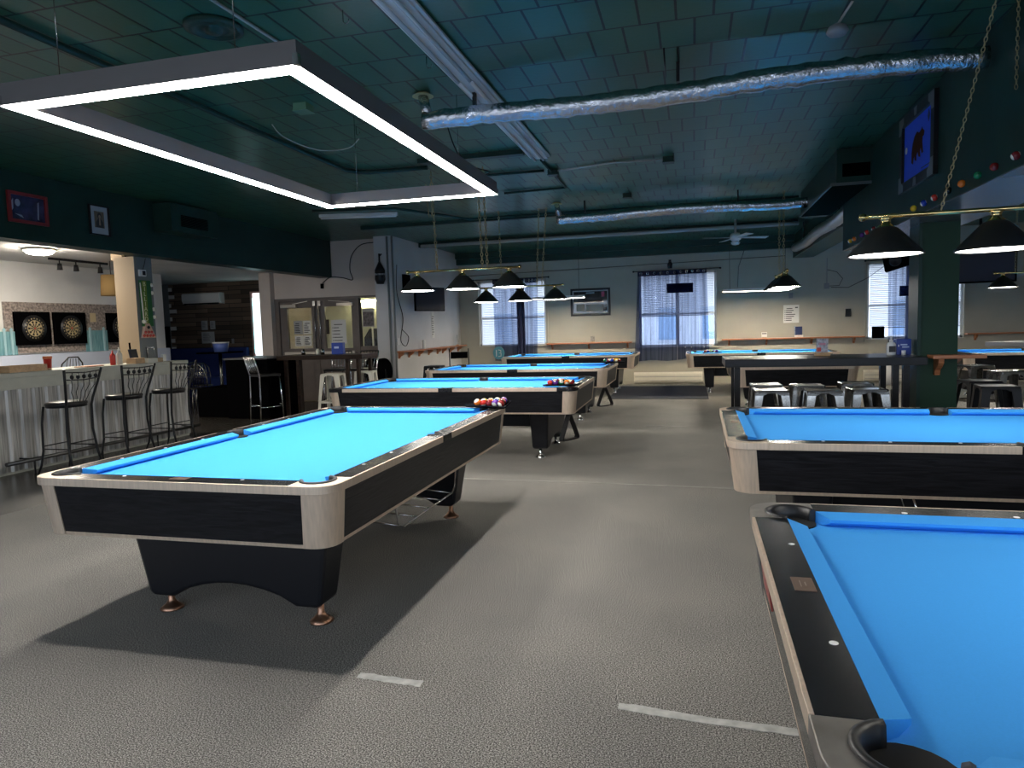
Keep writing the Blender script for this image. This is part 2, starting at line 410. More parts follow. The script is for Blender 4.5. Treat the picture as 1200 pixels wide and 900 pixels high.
# tall narrow bright window at the end of the plank wall
f = MB(); f.box(-10.17, -10.12, 14.44, 14.5, .9, 2.46); f.box(-9.82, -9.77, 14.44, 14.5, .9, 2.46); f.box(-10.12, -9.82, 14.44, 14.5, .9, .94); f.box(-10.12, -9.82, 14.44, 14.5, 2.42, 2.46)
o = struct(f.build('window_5', pbr('pinkish_frame', (.55,.30,.27), .5)))
MB().box(-10.12, -9.82, 14.47, 14.49, .94, 2.42).build('pane', emit('daylit_pane', (.92,.97,1.), 1.6), o)
# skirting / columns
slab('baseboard_left', -5.73, -5.715, 12.72, 16.75, 0, .1, wall_cream)
slab('baseboard_back', -5.7, 8.1, 16.735, 16.75, 0, .1, wall_cream)
mb = MB(); mb.box(-7.77, -7.43, 8.0, 8.32, 0, 2.56)
o = struct(mb.build('wall_column_bar', [pillar_tan, pillar_grey]))
for p in o.data.polygons:
    if p.normal.x > .9: p.material_index = 1
slab('wall_column_green', 2.10, 2.42, 7.42, 7.76, 0, 2.314, pbr('column_green', (.009,.040,.020), .55, noise=(2,.9), spec=.3))
struct(MB().box(2.085, 2.10, 7.42, 7.76, 0, 2.31).box(2.07, 2.10, 7.40, 7.43, 0, 2.31).build('trim_9', green_paint))
# ceiling ribs and the header beam over the entrance corner
def rib(n, x0, x1, y, w, h): slab('trim_%d' % n, x0, x1, y-w/2, y+w/2, CZ-h, CZ, pipe_green)
rib(10, -2.9, -1.72, 7.27, .10, .05); rib(11, -5.7, 1.55, 11.45, .10, .06); rib(12, -5.7, 1.9, 14.15, .14, .10)
slab('trim_13', -5.72, 2.16, 16.5, 16.6, 3.16, CZ, green_paint)

# outside: street and a pale house opposite the far windows
slab('floor_street', -20, 22, 16.95, 45, -.35, -.25, asphalt)
slab('floor_pavement', -20, 14, -16, -2.7, -.35, -.25, asphalt)
hs = thing('neighbouring_house', 'pale house with blue windows seen outside through the sheer curtain', 'house', (0, 26, -.25))
MB().box(-12, 12, 0, 6, 0, 3.4).build('house_wall', house_white, hs)
MB().hexa([(-12.4,-.5,3.4),(12.4,-.5,3.4),(12.4,6.4,3.4),(-12.4,6.4,3.4)], [(-12,2.8,5.2),(12,2.8,5.2),(12,3.2,5.2),(-12,3.2,5.2)]).build('roof', asphalt, hs)
for k in range(14):
    x = -10.6 + k*1.55
    w = MB().box(x, x+.8, -.03, 0, 1.0, 2.3).build('window', house_white, hs)
    MB().box(x+.07, x+.73, -.05, -.03, 1.07, 2.23).build('pane', house_blue, w)

# ------------------------------------------------------------------ pool tables
HX, HY, ZT = 1.433, .798, .802
def make_table():
    t = thing('pool_table', 'x', 'pool table', group='pool tables')
    # cabinet
    n = 6
    top = rr(HX-.014, HY-.014, .095, n, .762); bot = rr(HX-.042, HY-.042, .085, n, .535)
    cab = MB().loft([rr(HX-.014, HY-.014, .095, n, .764), bot], cap0=False).build('cabinet', black_wood, t)
    b0, b1 = rr(HX-.040, HY-.040, .085, n, .537), rr(HX-.044, HY-.044, .085, n, .520)
    MB().loft([b0, b1]).build('bottom_trim', champ, t)
    for ci in range(4):
        mb = MB(); sl = slice(ci*(n+1), (ci+1)*(n+1))
        def ext(ring, z):
            a = [Vector(p) for p in ring[sl]]
            d0 = (a[0]-a[1]).normalized(); d1 = (a[-1]-a[-2]).normalized()
            q0 = Vector((0,0,0)); 
            ax = [(0,-1),(1,0),(0,1),(-1,0)][ci]; bx = [(-1,0),(0,-1),(1,0),(0,1)][ci]
            s = a[0] + Vector((ax[0]*.035, ax[1]*.035, 0)); e = a[-1] + Vector((bx[0]*.035, bx[1]*.035, 0))
            pts = [s] + a + [e]
            out = []
            for i, p in enumerate(pts):
                A = pts[max(0,i-1)]; B = pts[min(len(pts)-1,i+1)]; d = (B-A).normalized(); nrm = Vector((d.y,-d.x,0))
                out.append((p + nrm*.005))
            return out, pts
        (to, ti), (bo, bi) = ext(top, .765), ext(bot, .53)
        for o_ in (to, ti):
            for p in o_: p.z = .768
        for o_ in (bo, bi):
            for p in o_: p.z = .522
        mb.loft([to, bo], cap0=False, cap1=False, closed=False, smooth=True)
        mb.loft([ti, to], cap0=False, cap1=False, closed=False); mb.loft([bo, bi], cap0=False, cap1=False, closed=False)
        for e_ in (0, -1): mb.quad([to[e_], ti[e_], bi[e_], bo[e_]])
        mb.build('corner_apron', champ, t)
    # bed cloth
    MB().box(-1.335, 1.335, -.70, .70, .745, .765).build('playing_surface', cloth, t)
    # cushions
    def cushion(p0, p1, q0, q1):
        """p: nose ends, q: back ends (x,y)."""
        mb = MB()
        a = [(p0[0],p0[1],.790),(p1[0],p1[1],.790),(q1[0],q1[1],.803),(q0[0],q0[1],.803)]
        f = lambda p, q, s: (p[0]*(1-s)+q[0]*s, p[1]*(1-s)+q[1]*s)
        u0, u1 = f(p0,q0,.45), f(p1,q1,.45)
        low = [(u0[0],u0[1],.764),(u1[0],u1[1],.764),(q1[0],q1[1],.764),(q0[0],q0[1],.764)]
        mid = [(f(p0,q0,.02)[0],f(p0,q0,.02)[1],.780),(f(p1,q1,.02)[0],f(p1,q1,.02)[1],.780),(q1[0],q1[1],.780),(q0[0],q0[1],.780)]
        mb.loft([low, mid, a]); mb.build('cushion', cloth, t)
    for s in (-1, 1):
        cushion((s*1.27,-.552), (s*1.27,.552), (s*1.325,-.590), (s*1.325,.590))
        for e in (-1, 1):
            cushion((e*.068, s*.635), (e*1.187, s*.635), (e*.060, s*.690), (e*1.225, s*.690))
    # rails with pearl sights, trim strip along the outer edge
    dots_s = [-.3175, 0, .3175]
    for s in (-1, 1):
        mb = MB(); x0, x1 = sorted((s*1.325, s*(HX-.010))); mb.box(x0, x1, -.592, .592, .766, ZT)
        for v in (-.3175, .3175): mb.lathe([(.009,0),(.009,.0012)], (s*1.346, v, ZT), 10, 1)
        r = mb.build('rail', [rail_wood, white_dot], t)
        x0, x1 = sorted((s*(HX-.010), s*HX)); mb = MB().box(x0, x1, -.592, .592, .764, ZT)
        mb.build('rail_trim', champ, r, bevel=.002)
        for e in (-1, 1):
            mb = MB(); y0, y1 = sorted((s*.690, s*(HY-.010))); a, b = sorted((e*.082, e*1.227)); mb.box(a, b, y0, y1, .766, ZT)
            for q in (.3175, .635, .9525): mb.lathe([(.009,0),(.009,.0012)], (e*q, s*.711, ZT), 10, 1)
            r = mb.build('rail', [rail_wood, white_dot], t)
            y0, y1 = sorted((s*(HY-.010), s*HY)); MB().box(a, b, y0, y1, .764, ZT).build('rail_trim', champ, r, bevel=.002)
    npl = MB().box(-1.383, -1.334, -.044, .044, ZT, ZT+.0015).build('nameplate', pbr('nameplate_bronze', (.20,.125,.09), .42, .7), t)
    mb = MB().box(-1.366, -1.364, -.020, .020, ZT+.0015, ZT+.002); mb.box(-1.355, -1.352, -.012, .012, ZT+.0015, ZT+.002); mb.build('engraving', pbr('engraving_pale', (.42,.33,.26), .4, .6), npl)
    # corner castings and pocket liners
    for sx in (-1, 1):
        for sy in (-1, 1):
            R = .10; cx, cy = HX-R, HY-R; px, py, pr = 1.305, .670, .0805
            outer = [(1.227, HY)] + [(cx+R*math.sin(a*PI/2/8), cy+R*math.cos(a*PI/2/8)) for a in range(9)] + [(HX, .592)]
            inner = [(1.325, .592)]
            a0, a1 = math.radians(-75.6), math.radians(165.6)
            arc = [(px+pr*math.cos(a0+(a1-a0)*k/14), py+pr*math.sin(a0+(a1-a0)*k/14)) for k in range(15)]
            # strip between outer outline and the pocket arc
            N = 24
            def sample(path, N):
                P = [Vector((p[0],p[1])) for p in path]; Ls = [0]
                for u, v in zip(P, P[1:]): Ls.append(Ls[-1]+(v-u).length)
                out = []
                for k in range(N+1):
                    d = Ls[-1]*k/N
                    for i in range(len(P)-1):
                        if d <= Ls[i+1]+1e-9:
                            f = (d-Ls[i])/max(1e-9, Ls[i+1]-Ls[i]); out.append(P[i].lerp(P[i+1], f)); break
                return out
            O = sample(outer, N); I = sample(arc[::-1], N)
            mb = MB()
            rings = []
            for o_, i_ in zip(O, I):
                rings.append([(sx*o_.x, sy*o_.y, .764), (sx*o_.x, sy*o_.y, ZT), (sx*i_.x, sy*i_.y, ZT), (sx*i_.x, sy*i_.y, .764)])
            mb.loft(rings)
            mb.build('corner_casting', champ, t, bevel=.003)
            lm = MB()
            rings = []
            for k in range(21):
                a = a0+.0+(a1-a0)*k/20; c_, s_ = math.cos(a), math.sin(a)
                sec = [(pr+.002,.770),(pr+.002,ZT+.004),(pr-.006,ZT+.008),(pr-.016,ZT+.003),(pr-.019,.775),(pr-.014,.70),(pr,.70)]
                rings.append([(sx*(px+r_*c_), sy*(py+r_*s_), z_) for r_, z_ in sec])
            lm.loft(rings, smooth=True)
            lm.lathe([(pr-.004, 0), (pr-.004, .0045)], (sx*(px-.002), sy*(py-.002), .7645), 20, 1)
            lm.build('pocket', [rubber, hole], t)
    for s in (-1, 1):
        rings = []; pr = .066; py = .700
        outer = [(-.082, .690), (-.082, HY), (.082, HY), (.082, .690)]
        mb = MB(); N = 16
        arc = [(pr*math.cos(PI-PI*k/N), py-.01+pr*math.sin(PI-PI*k/N)) for k in range(N+1)]
        P = [Vector(p) for p in outer]; tot = sum((b-a).length for a, b in zip(P, P[1:])); O = []
        for k in range(N+1):
            d = tot*k/N
            for a, b in zip(P, P[1:]):
                l = (b-a).length
                if d <= l+1e-9: O.append(a.lerp(b, d/l)); break
                d -= l
        O[4] = O[4]; 
        for o_, i_ in zip(O, arc):
            rings.append([(o_.x, s*o_.y, .764), (o_.x, s*o_.y, ZT), (i_[0], s*i_[1], ZT), (i_[0], s*i_[1], .764)])
        mb.loft(rings); mb.build('side_casting', rail_wood, t)
        lm = MB(); rings = []
        for k in range(15):
            a = PI*k/14
            sec = [(pr+.001,.770),(pr+.001,ZT+.004),(pr-.006,ZT+.007),(pr-.013,ZT+.002),(pr-.015,.775),(pr-.011,.70),(pr,.70)]
            rings.append([(r_*math.cos(a), s*(py-.01+r_*math.sin(a)), z_) for r_, z_ in sec])
        lm.loft(rings, smooth=True); lm.lathe([(pr-.004,0),(pr-.004,.0045)], (0, s*(py-.012), .7645), 18, 1)
        lm.build('pocket', [rubber, hole], t)
    # pedestals: tapered, arched below, on round feet
    for s in (-1, 1):
        prof = [(-.57,.525),(-.50,.115),(-.47,.10),(-.36,.10)]
        for k in range(1, 8): prof.append((-.36+.72*k/8, .10+.095*math.sin(PI*k/8)**.7))
        prof += [(.36,.10),(.47,.10),(.50,.115),(.57,.525)]
        def ring(uo): return [(s*(uo(z)), v, z) for v, z in prof]
        a = ring(lambda z: 1.055 + .03*(z-.1)/.42); b = ring(lambda z: .885 - .015*(z-.1)/.42)
        p = MB().loft([a, b]).build('pedestal', ped_black, t, bevel=.02)
        for v in (-.445, .445):
            MB().lathe([(.058,0),(.060,.006),(.040,.022),(.026,.036),(.017,.052),(.016,.105)], (s*.965, v, 0), 18).build('foot', bronze, p)
    MB().box(-.87, .87, -.20, .20, .31, .52).build('stretcher', ped_black, t)
    # wire ball rack under the long side
    w = MB()
    for v, x0 in ((-.66, -.25), ):
        y = -.66
        w.tube([(-.52, y, .53), (-.47, y, .36), (-.40, y, .33), (.42, y, .33), (.47, y, .36), (.52, y, .53)], .006, 6)
        w.tube([(-.52, y+.30, .53), (-.47, y+.30, .36), (.47, y+.30, .36), (.52, y+.30, .53)], .006, 6)
        for k in range(5): w.tube([(-.4+.2*k, y, .332), (-.4+.2*k, y+.30, .358)], .005, 6)
    w.build('wire_rack', chrome, t)
    return t
T = {}
tab = make_table()
tab.location = (-2.262, 3.974, 0); tab.rotation_euler[2] = PI/2
tab['label'] = 'nearest left blue cloth pool table with champagne corners on bronze bell feet'
T['T1'] = tab
def place(key, x, y, rz, label):
    T[key] = dup(tab, None, (x, y, 0), rz, label); return T[key]
place('R1', 1.612, 1.752, -.004, 'cropped pool table in the bottom right corner with bronze nameplate on its rail')
place('R2', 1.610, 4.589, -.006, 'pool table at right edge, standing just behind the nearest right table')
place('T2', -2.611, 7.832, .006, 'second pool table back on the left, with black corner tops')
place('T3', -2.652, 10.883, 0, 'third pool table back on the left, before the last one')
place('T4', -2.60, 15.12, 0, 'last left pool table, in front of the curtained left window')
place('T5', 1.28, 15.12, PI, 'far pool table in front of the shelf between the far windows')
place('T6', 1.335, 11.42, PI/2, 'pool table standing end on behind the long bar table')
place('T7', 5.72, 13.60, 0, 'far right pool table seen beyond the green column')
def restyle(key, names, m, pick=None):
    for ch in kids(T[key]):
        if ch.name.split('.')[0] in names and (pick is None or pick(ch)): slot(ch, m)
        for g in kids(ch):
            if g.name.split('.')[0] in names and (pick is None or pick(g)): slot(g, m)
for k in ('T2','T3','R1','R2','T4','T5','T6','T7'): restyle(k, ('foot',), chrome)
restyle('T2', ('corner_casting',), rail_wood)
restyle('R1', ('corner_casting','corner_apron'), worn_metal)
restyle('R1', ('cabinet',), pbr('reflection_grey_laminate', (.055,.052,.047), .26, spec=.6))  # base colour greyed to carry the floor's reflection in the black cabinet
# red badge on the end of the nearest right table
bd = MB().hexa([(-1.4075,.24,.63),(-1.395,.24,.63),(-1.395,.46,.63),(-1.4075,.46,.63)][::-1], [(-1.4205,.24,.735),(-1.410,.24,.735),(-1.410,.46,.735),(-1.4205,.46,.735)][::-1]).build('badge', pbr('red_badge', (.30,.05,.04), .35), T['R1'])

# ------------------------------------------------------------------ pool balls and racks
BC = [('yellow',(.85,.52,.03)),('blue',(.02,.06,.42)),('red',(.62,.03,.02)),('purple',(.13,.03,.28)),('orange',(.85,.20,.02)),('green',(.01,.20,.07)),('maroon',(.22,.015,.015))]
ivory = pbr('ivory', (.80,.76,.64), .12, coat=.3)
bm_ = {n: pbr('ball_'+n, c, .12, coat=.3) for n, c in BC}
bm_['black'] = pbr('ball_black', (.008,.008,.008), .12, coat=.3)
BR = .0286
kinds = [(n, 'solid') for n, _ in BC] + [('black','solid')] + [(n, 'striped') for n, _ in BC]
protos = {}
for n, kd in kinds:
    mb = MB()
    if kd == 'solid':
        mb.sphere((0,0,0), BR, 16, 11); mb.lathe([(.009, BR*.955),(.009, BR*1.003)], seg=10, mi=1)
    else: mb.sphere((0,0,0), BR, 16, 11, band=.55)
    bm2 = mb.bm; bmesh.ops.recalc_face_normals(bm2, faces=bm2.faces[:])
    me = bpy.data.meshes.new('pool_ball'); bm2.to_mesh(me); bm2.free(); me.materials.append(bm_[n]); me.materials.append(ivory)
    protos[(n, kd)] = me
def ball_tray(loc, rz, where, seed, sc=1.):
    rnd = random.Random(seed)
    t = thing('ball_rack_tray', 'black triangular tray of pool balls on the far right corner of %s' % where, 'ball tray', loc, rz, 'ball trays on the pool tables')
    s3 = math.sqrt(3); Rr = BR*1.03; H5 = 4*Rr*s3
    tri = [(-6.5*Rr, -2.1*Rr), (6.5*Rr, -2.1*Rr), (0, H5+3.1*Rr)]
    MB().prism(tri, 0, .005).build('tray_floor', black_matte, t, bevel=.002)
    rim = MB(); P = [(x, y, .014) for x, y in tri]
    rim.tube(P, .007, 6, closed=True); rim.build('tray_rim', black_metal, t)
    order = kinds[:]; rnd.shuffle(order); i = 0
    for row in range(5):
        for k in range(5-row):
            n, kd = order[i]; i += 1
            x = (k-(4-row)/2)*2*Rr; y = row*s3*Rr
            b = bpy.data.objects.new('pool_ball', protos[(n, kd)]); COL.objects.link(b)
            p = Matrix.Rotation(rz, 3, 'Z') @ Vector((x, y, .0053+BR)) + Vector(loc)
            b.location = p; b.rotation_euler = (rnd.uniform(-1.,1.), rnd.uniform(-1.,1.), rnd.uniform(0,6))
            tag(b, '%s %s pool ball in the tray on %s' % (kd, n, where), 'pool ball', 'racked pool balls on ' + where)
    return t
ball_tray((-1.585, 5.28, ZT+.010), -.35, 'the nearest left table', 3)
ball_tray((-1.36, 7.20, ZT+.010), .25, 'the second left table', 5)
ball_tray((-1.31, 11.55, ZT+.010), .15, 'the third left table', 9)
ball_tray((.34, 14.52, ZT+.010), .3, 'the far middle table', 12)
def hanging_rack(loc, rz, label):
    s = .31; h = s*math.sqrt(3)/2
    P = [(0, 0, 0), (s/2, 0, -h), (-s/2, 0, -h)]
    mb = MB(); pts = []
    for i in range(3):
        a, b = Vector(P[i]), Vector(P[(i+1)%3]); pts += [a.lerp(b, .08), a.lerp(b, .5), a.lerp(b, .92)]
    rings = []
    for i, p in enumerate(pts):
        c = Vector((0,0,-h*.62)); d = (p-c).normalized()
        rings.append([p+Vector((0,-.028,0)), p+d*.012+Vector((0,-.028,0)), p+d*.012+Vector((0,.028,0)), p+Vector((0,.028,0))])
    rings.append(rings[0]); mb.loft(rings, cap0=False, cap1=False)
    t = tag(mb.build('triangle_rack', black_metal, loc=loc, rotz=rz), label, 'ball rack', 'triangle racks hung under table corners'); return t
hanging_rack((-1.27, 7.13, .523), 1.15, 'black triangle rack hanging under the corner of the second left table')
hanging_rack((-1.27, 10.18, .523), .95, 'black triangle rack hanging under the corner of the third left table')
d = MB(); d.lathe([(.135,-.012),(.135,.012)], (0,0,.135), 28, axis='y'); 
fc = pbr('turquoise_disc', (.12,.38,.45), .5)
for k, (pts) in enumerate(([(-.05,.06),(-.05,.20)], [(.0,.20),(.06,.19),(.06,.145),(.02,.135),(.065,.125),(.06,.065),(.0,.06)])):
    d.tube([(x, -.013, z) for x, z in pts], .009, 6, 1)
tag(d.build('round_number_sign', [fc, paper], loc=(-4.02, 14.22, .767), rotz=-.25), 'round turquoise disc with white numerals standing at last left table', 'sign')

# ------------------------------------------------------------------ hanging lights
def chain_mb(mb, p0, p1, L=.032, r=.0025, w=.008):
    a, b = Vector(p0), Vector(p1); n = max(2, int((b-a).length/(L*.78))); t = (b-a).normalized()
    u = t.cross(Vector((0,1,0)) if abs(t.y) < .9 else Vector((1,0,0))).normalized(); v = t.cross(u)
    for i in range(n):
        c = a.lerp(b, (i+.5)/n); s_ = u if i % 2 else v
        pts = [c + t*(L/2)*math.cos(q) + s_*w*math.sin(q) for q in [2*PI*k/8 for k in range(8)]]
        mb.tube(pts, r, 4, closed=True)
    return mb
def make_lamp(loc, rz, label, zb, chains, spacing=.57, lm=None):
    """three cone shades under a brass bar; local x runs along the bar, z = 0 at the bar."""
    t = thing('billiard_light', label, 'hanging light', loc, rz, 'three shade billiard lights')
    mb = MB().tube([(-.68,0,0),(.68,0,0)], .0135, 10)
    for s in (-1, 1): mb.sphere((s*.695,0,0), .024, 12, 8)
    mb.build('bar', brass, t)
    for k in (-1, 0, 1):
        x = k*spacing
        s = MB().lathe([(.050,-.065),(.072,-.078),(.205,-.222),(.207,-.230),(.198,-.230)], (x,0,0), 32, cap=False)
        s.lathe([(.196,-.229),(.068,-.086),(.0005,-.080)], (x,0,0), 32, 1, cap=False)
        sh = s.build('lamp_shade', [black_shade, white_lining], t, recalc=False)
        MB().lathe([(.022,-.004),(.040,-.012),(.026,-.024),(.028,-.045),(.050,-.064),(.052,-.068),(.0005,-.068)], (x,0,0), 18, cap=False).build('fitter', brass, sh)
        MB().lathe([(.0005,-.216),(.150,-.218),(.188,-.2245),(.186,-.215),(.0005,-.210)], (x,0,0), 28, cap=False).build('diffuser', lm or lamp_white, sh)
    for (x0, dx, dy, top) in chains:
        c = MB(); k_ = 1.7 if loc[1] > 7 else 1.; chain_mb(c, (x0,0,.014), (x0+dx, dy, top), .032*k_, .0025*k_, .008*k_); c.build('chain', dull_brass, t)
    return t
black_shade = pbr('black_shade', (.013,.014,.014), .42, spec=.5)
white_lining = pbr('white_lining', (.85,.85,.82), .5)
make_lamp((-2.63, 7.83, 2.135), 0, 'brass three shade light over the second left table', 2.135, [(-.31,-.04,0,1.16),(.25,-.03,0,1.16),(.31,-.02,0,1.16)])
make_lamp((-2.69, 10.88, 2.088), 0, 'brass three shade light over the third left table', 2.088, [(-.30,-.02,0,1.21),(.28,.06,0,1.21),(.36,.10,0,1.21)])
make_lamp((1.675, 4.589, 2.035), -.006, 'large brass three shade light at upper right over the second right table', 2.03, [(-.28,.18,-.35,1.26),(.28,-.02,0,1.26)], lm=emit('lamp_diffuser_dim', (1, .95, .86), 18.5))
make_lamp((1.70, 1.76, 2.06), 0, 'added unseen brass three shade light brightening the bottom right table', 2.06, [(-.28,0,0,1.23),(.28,0,0,1.23)], lm=MATS['lamp_diffuser_dim'])  # added lamp, out of view, put in to light the bottom right table
make_lamp((1.28, 11.2, 2.13), PI/2, 'three shade light seen end on over the table behind the bar table', 2.13, [(-.30,0,0,1.17),(.25,0,0,1.17)])
make_lamp((5.30, 12.8, 2.075), .22, 'dark three shade light at right edge, beyond the green column', 2.075, [(-.38,0,0,1.22),(-.25,.04,0,1.22),(.30,0,0,1.22)])
def tube_light(x0, x1, y, z, label):
    t = thing('linear_light', label, 'hanging light', ((x0+x1)/2, y, z), 0, 'thin hanging tube lights'); h = (x1-x0)/2
    hb = MB().box(-h, h, -.045, .045, .006, .045); hb.box(-h, h, -.045, -.038, -.012, .006); hb.box(-h, h, .038, .045, -.012, .006); hb.build('housing', white_plastic, t)
    MB().box(-h+.005, h-.005, -.037, .037, -.008, .005).build('diffuser', tube_white, t)
    for s in (-1, 1): MB().tube([(s*h*.8,0,.04),(s*h*.82,0,1.2)], .004, 5).build('cord', black_metal, t)
tube_light(.60, 1.93, 15.1, 2.05, 'thin white tube light over the far middle pool table')
tube_light(-3.45, -2.30, 15.1, 2.05, 'thin white tube light over the last left pool table')

# bright rectangular frame light over the nearest table
fl = thing('frame_light', 'large rectangular black frame light with glowing underside over the nearest table', 'hanging light', (-2.262, 3.985, 2.5))
ox, oy, w = .752, 1.452, .082
mb = MB()
for s in (-1, 1):
    x0, x1 = sorted((s*ox, s*(ox-w))); mb.box(x0, x1, -oy, oy, .004, .10)
    y0, y1 = sorted((s*oy, s*(oy-w))); mb.box(-ox+w, ox-w, y0, y1, .004, .10)
mb.build('housing', frame_alu, fl)
mb = MB()
for s in (-1, 1):
    x0, x1 = sorted((s*(ox-.004), s*(ox-w+.004))); mb.box(x0, x1, -oy+.004, oy-.004, 0, .006)
    y0, y1 = sorted((s*(oy-.004), s*(oy-w+.004))); mb.box(-ox+w-.004, ox-w+.004, y0, y1, 0, .006)
mb.build('diffuser', led, fl)
for sx in (-1, 1):
    for sy in (-1, 1):
        MB().tube([(sx*.45, sy*(oy-.04), .10), (sx*.45, sy*(oy-.04), .799)], .0022, 5).build('suspension_wire', steel, fl)
        MB().box(sx*ox-.012, sx*ox+.012, sy*oy-.012, sy*oy+.012, .0, .045).build('corner_clip', chrome, fl)

# ------------------------------------------------------------------ ceiling furniture
t = thing('fluorescent_fixture', 'long bare white fluorescent batten running along the green ceiling', 'ceiling light', (-1.6, 5.0, CZ))
mb = MB().box(-.085, .085, -2.6, 2.55, -.045, 0); mb.box(-.11, -.085, -2.6, 2.55, -.03, -.012); mb.box(.085, .11, -2.6, 2.55, -.03, -.012)
mb.build('reflector', white_plastic, t, bevel=.004)
for s in (-1, 1):
    for k in range(2): MB().tube([(s*.045, -2.55+2.55*k, -.068), (s*.045, -.05+2.55*k, -.068)], .014, 8).build('tube', pbr('unlit_tube', (.78,.80,.82), .25) if 'unlit_tube' not in MATS else MATS['unlit_tube'], t)
def flex_duct(pts, r, label, m, seed, drop=None, straps=()):
    rnd = random.Random(seed); t = thing('foil_duct' if m is foil else 'tin_duct', label, 'duct', pts[0], 0, 'ceiling ducts')
    o = Vector(pts[0]); P = []
    for a, b in zip(pts, pts[1:]):
        a, b = Vector(a), Vector(b); n = int((b-a).length/.06)
        for k in range(n): P.append(a.lerp(b, k/n))
    P.append(Vector(pts[-1]))
    Q = [p-o+Vector((0, rnd.uniform(-.004,.004), rnd.uniform(-.006,.006) + .018*math.sin(i*.13+seed))) for i, p in enumerate(P)]
    R = [r*(1+(rnd.uniform(-.07,.07) if m is foil else .07*(i % 2))) for i in range(len(P))]
    mb = MB().tube(Q, R, 14); mb.build('duct_body', m, t)
    for x in straps:
        p = P[min(len(P)-1, int(x*len(P)))]-o
        MB().box(p.x-.012, p.x+.012, p.y-.02, p.y+.02, p.z+r*.9, CZ-o.z-.001).build('strap', black_metal, t)
    if drop:
        mb = MB().tube([(.04, 0, .02), (0, 0, CZ-o.z-.02)], .04, 10); mb.build('riser', foil, t)
        MB().lathe([(.085, CZ-o.z-.025), (.06, CZ-o.z-.01), (.05, CZ-o.z-.001)], (0,0,0), 16).build('ceiling_collar', pbr('yellowed_foam', (.50,.42,.20), .8) if 'yellowed_foam' not in MATS else MATS['yellowed_foam'], t)
    return t
flex_duct([(-2.05,5.28,3.07),(-.9,5.28,3.08),(.4,5.28,3.11),(1.86,5.30,3.10)], .072, 'silver foil duct hung across the ceiling, nearest one', foil, 1, True, (.12,.5))
flex_duct([(-1.99,10.5,3.06),(1.72,10.6,3.08)], .072, 'silver foil duct hung across the ceiling, farther one', foil, 4, True, (.12,.7))
flex_duct([(2.06,10.05,2.90),(2.06,15.6,2.90)], .085, 'ribbed silver duct running along the green right beam', duct_tin, 8, False, (.2,.8))
def smooth_path(P, n=6):
    P = [Vector(p) for p in P]; out = []
    for i in range(len(P)-1):
        a, b, c, d = P[max(0,i-1)], P[i], P[i+1], P[min(len(P)-1,i+2)]
        for k in range(n):
            t = k/n; out.append(.5*((2*b)+(c-a)*t+(2*a-5*b+4*c-d)*t*t+(3*b-a-3*c+d)*t**3))
    return out + [P[-1]]
def pipe(pts, r, label, m=pipe_green, cat='pipe', name='conduit'):
    o = Vector(pts[0]); return tag(MB().tube([Vector(p)-o for p in pts], r, 8).build(name, m, loc=pts[0]), label, cat)
pipe([(-5.6,13.98,3.21),(1.9,13.98,3.21)], .035, 'long pale pipe under the ceiling near the far wall', pbr('pale_pipe', (.42,.43,.43), .45))
pipe([(-3.81,-2.4,3.27),(-3.8,7.3,3.27),(-3.72,7.42,3.27),(-3.6,7.5,3.27),(-2.9,7.52,3.27)], .026, 'green conduit with an elbow inside the frame light outline')
pipe([(-5.5,9.45,3.26),(-4.3,9.75,3.26),(-3.6,11.2,3.26),(1.5,11.3,3.26)], .02, 'green conduit crossing the ceiling behind the frame light')
pipe([(-2.78,8.2,3.28),(-1.70,8.22,3.28)], .016, 'short green conduit left of the ceiling junction box')
pipe([(-2.5,9.38,3.28),(-1.64,9.32,3.28),(-1.62,7.7,3.28)], .016, 'dark bent conduit beyond the fluorescent batten')
pipe([(-1.58,8.3,3.28),(-.9,8.15,3.285),(-.26,8.18,3.28)], .010, 'thin pale cable between two ceiling junction boxes', pbr('pale_cable', (.40,.40,.38), .5), 'cable', 'cable')
pipe([(-2.57,2.6,3.285),(-2.53,4.15,3.285)], .010, 'pale rod running to the near corner of the frame light', MATS['pale_cable'], 'rod', 'ceiling_rod')
pipe([(-.18,4.95,3.285),(-.18,5.25,3.20)], .006, 'black hanger rod above the nearest foil duct', black_metal, 'rod', 'hanger_rod')
for i, (x, y, lab) in enumerate(((-1.61,8.33,'dark ceiling junction box at the end of the batten'),(-.26,8.18,'dark ceiling junction box alone on the tiles'),(-3.06,5.2,'pale green junction box inside the frame light outline'),(-.9,10.2,'small junction box behind the farther foil duct'))):
    mb = MB().box(-.06,.06,-.06,.06,-.06,0); mb.box(-.066,.066,-.066,.066,-.064,-.055)
    tag(mb.build('junction_box', pipe_green if i != 2 else pbr('pale_green', (.12,.26,.17), .5), loc=(x, y, CZ-.001), bevel=.004), lab, 'junction box', 'ceiling junction boxes')
mb = MB().lathe([(.17,-.0),(.17,-.02),(.12,-.035),(.115,-.02),(.05,-.018),(.045,-.04),(.0005,-.042)], (0,0,0), 28)
tag(mb.build('ceiling_speaker', green_paint, loc=(-2.78,3.75,CZ-.001)), 'round green painted ceiling grille above the frame light', 'ceiling grille')
def hook(x, y, lab):
    P = [(0,0,0),(0,0,-.06)] + [(.018-.018*math.cos(a), 0, -.06-.018*math.sin(a)) for a in [PI*k/8 for k in range(1,10)]]
    tag(MB().tube(P, .003, 6).build('ceiling_hook', steel, loc=(x, y, CZ-.001)), lab, 'hook', 'ceiling hooks')
hook(-1.95, 3.8, 'open wire hook left of the fluorescent batten, nearest'); hook(-1.75, 4.6, 'open wire hook beside the frame light, farther'); hook(-2.95, 5.9, 'wire hook seen inside the frame light outline')
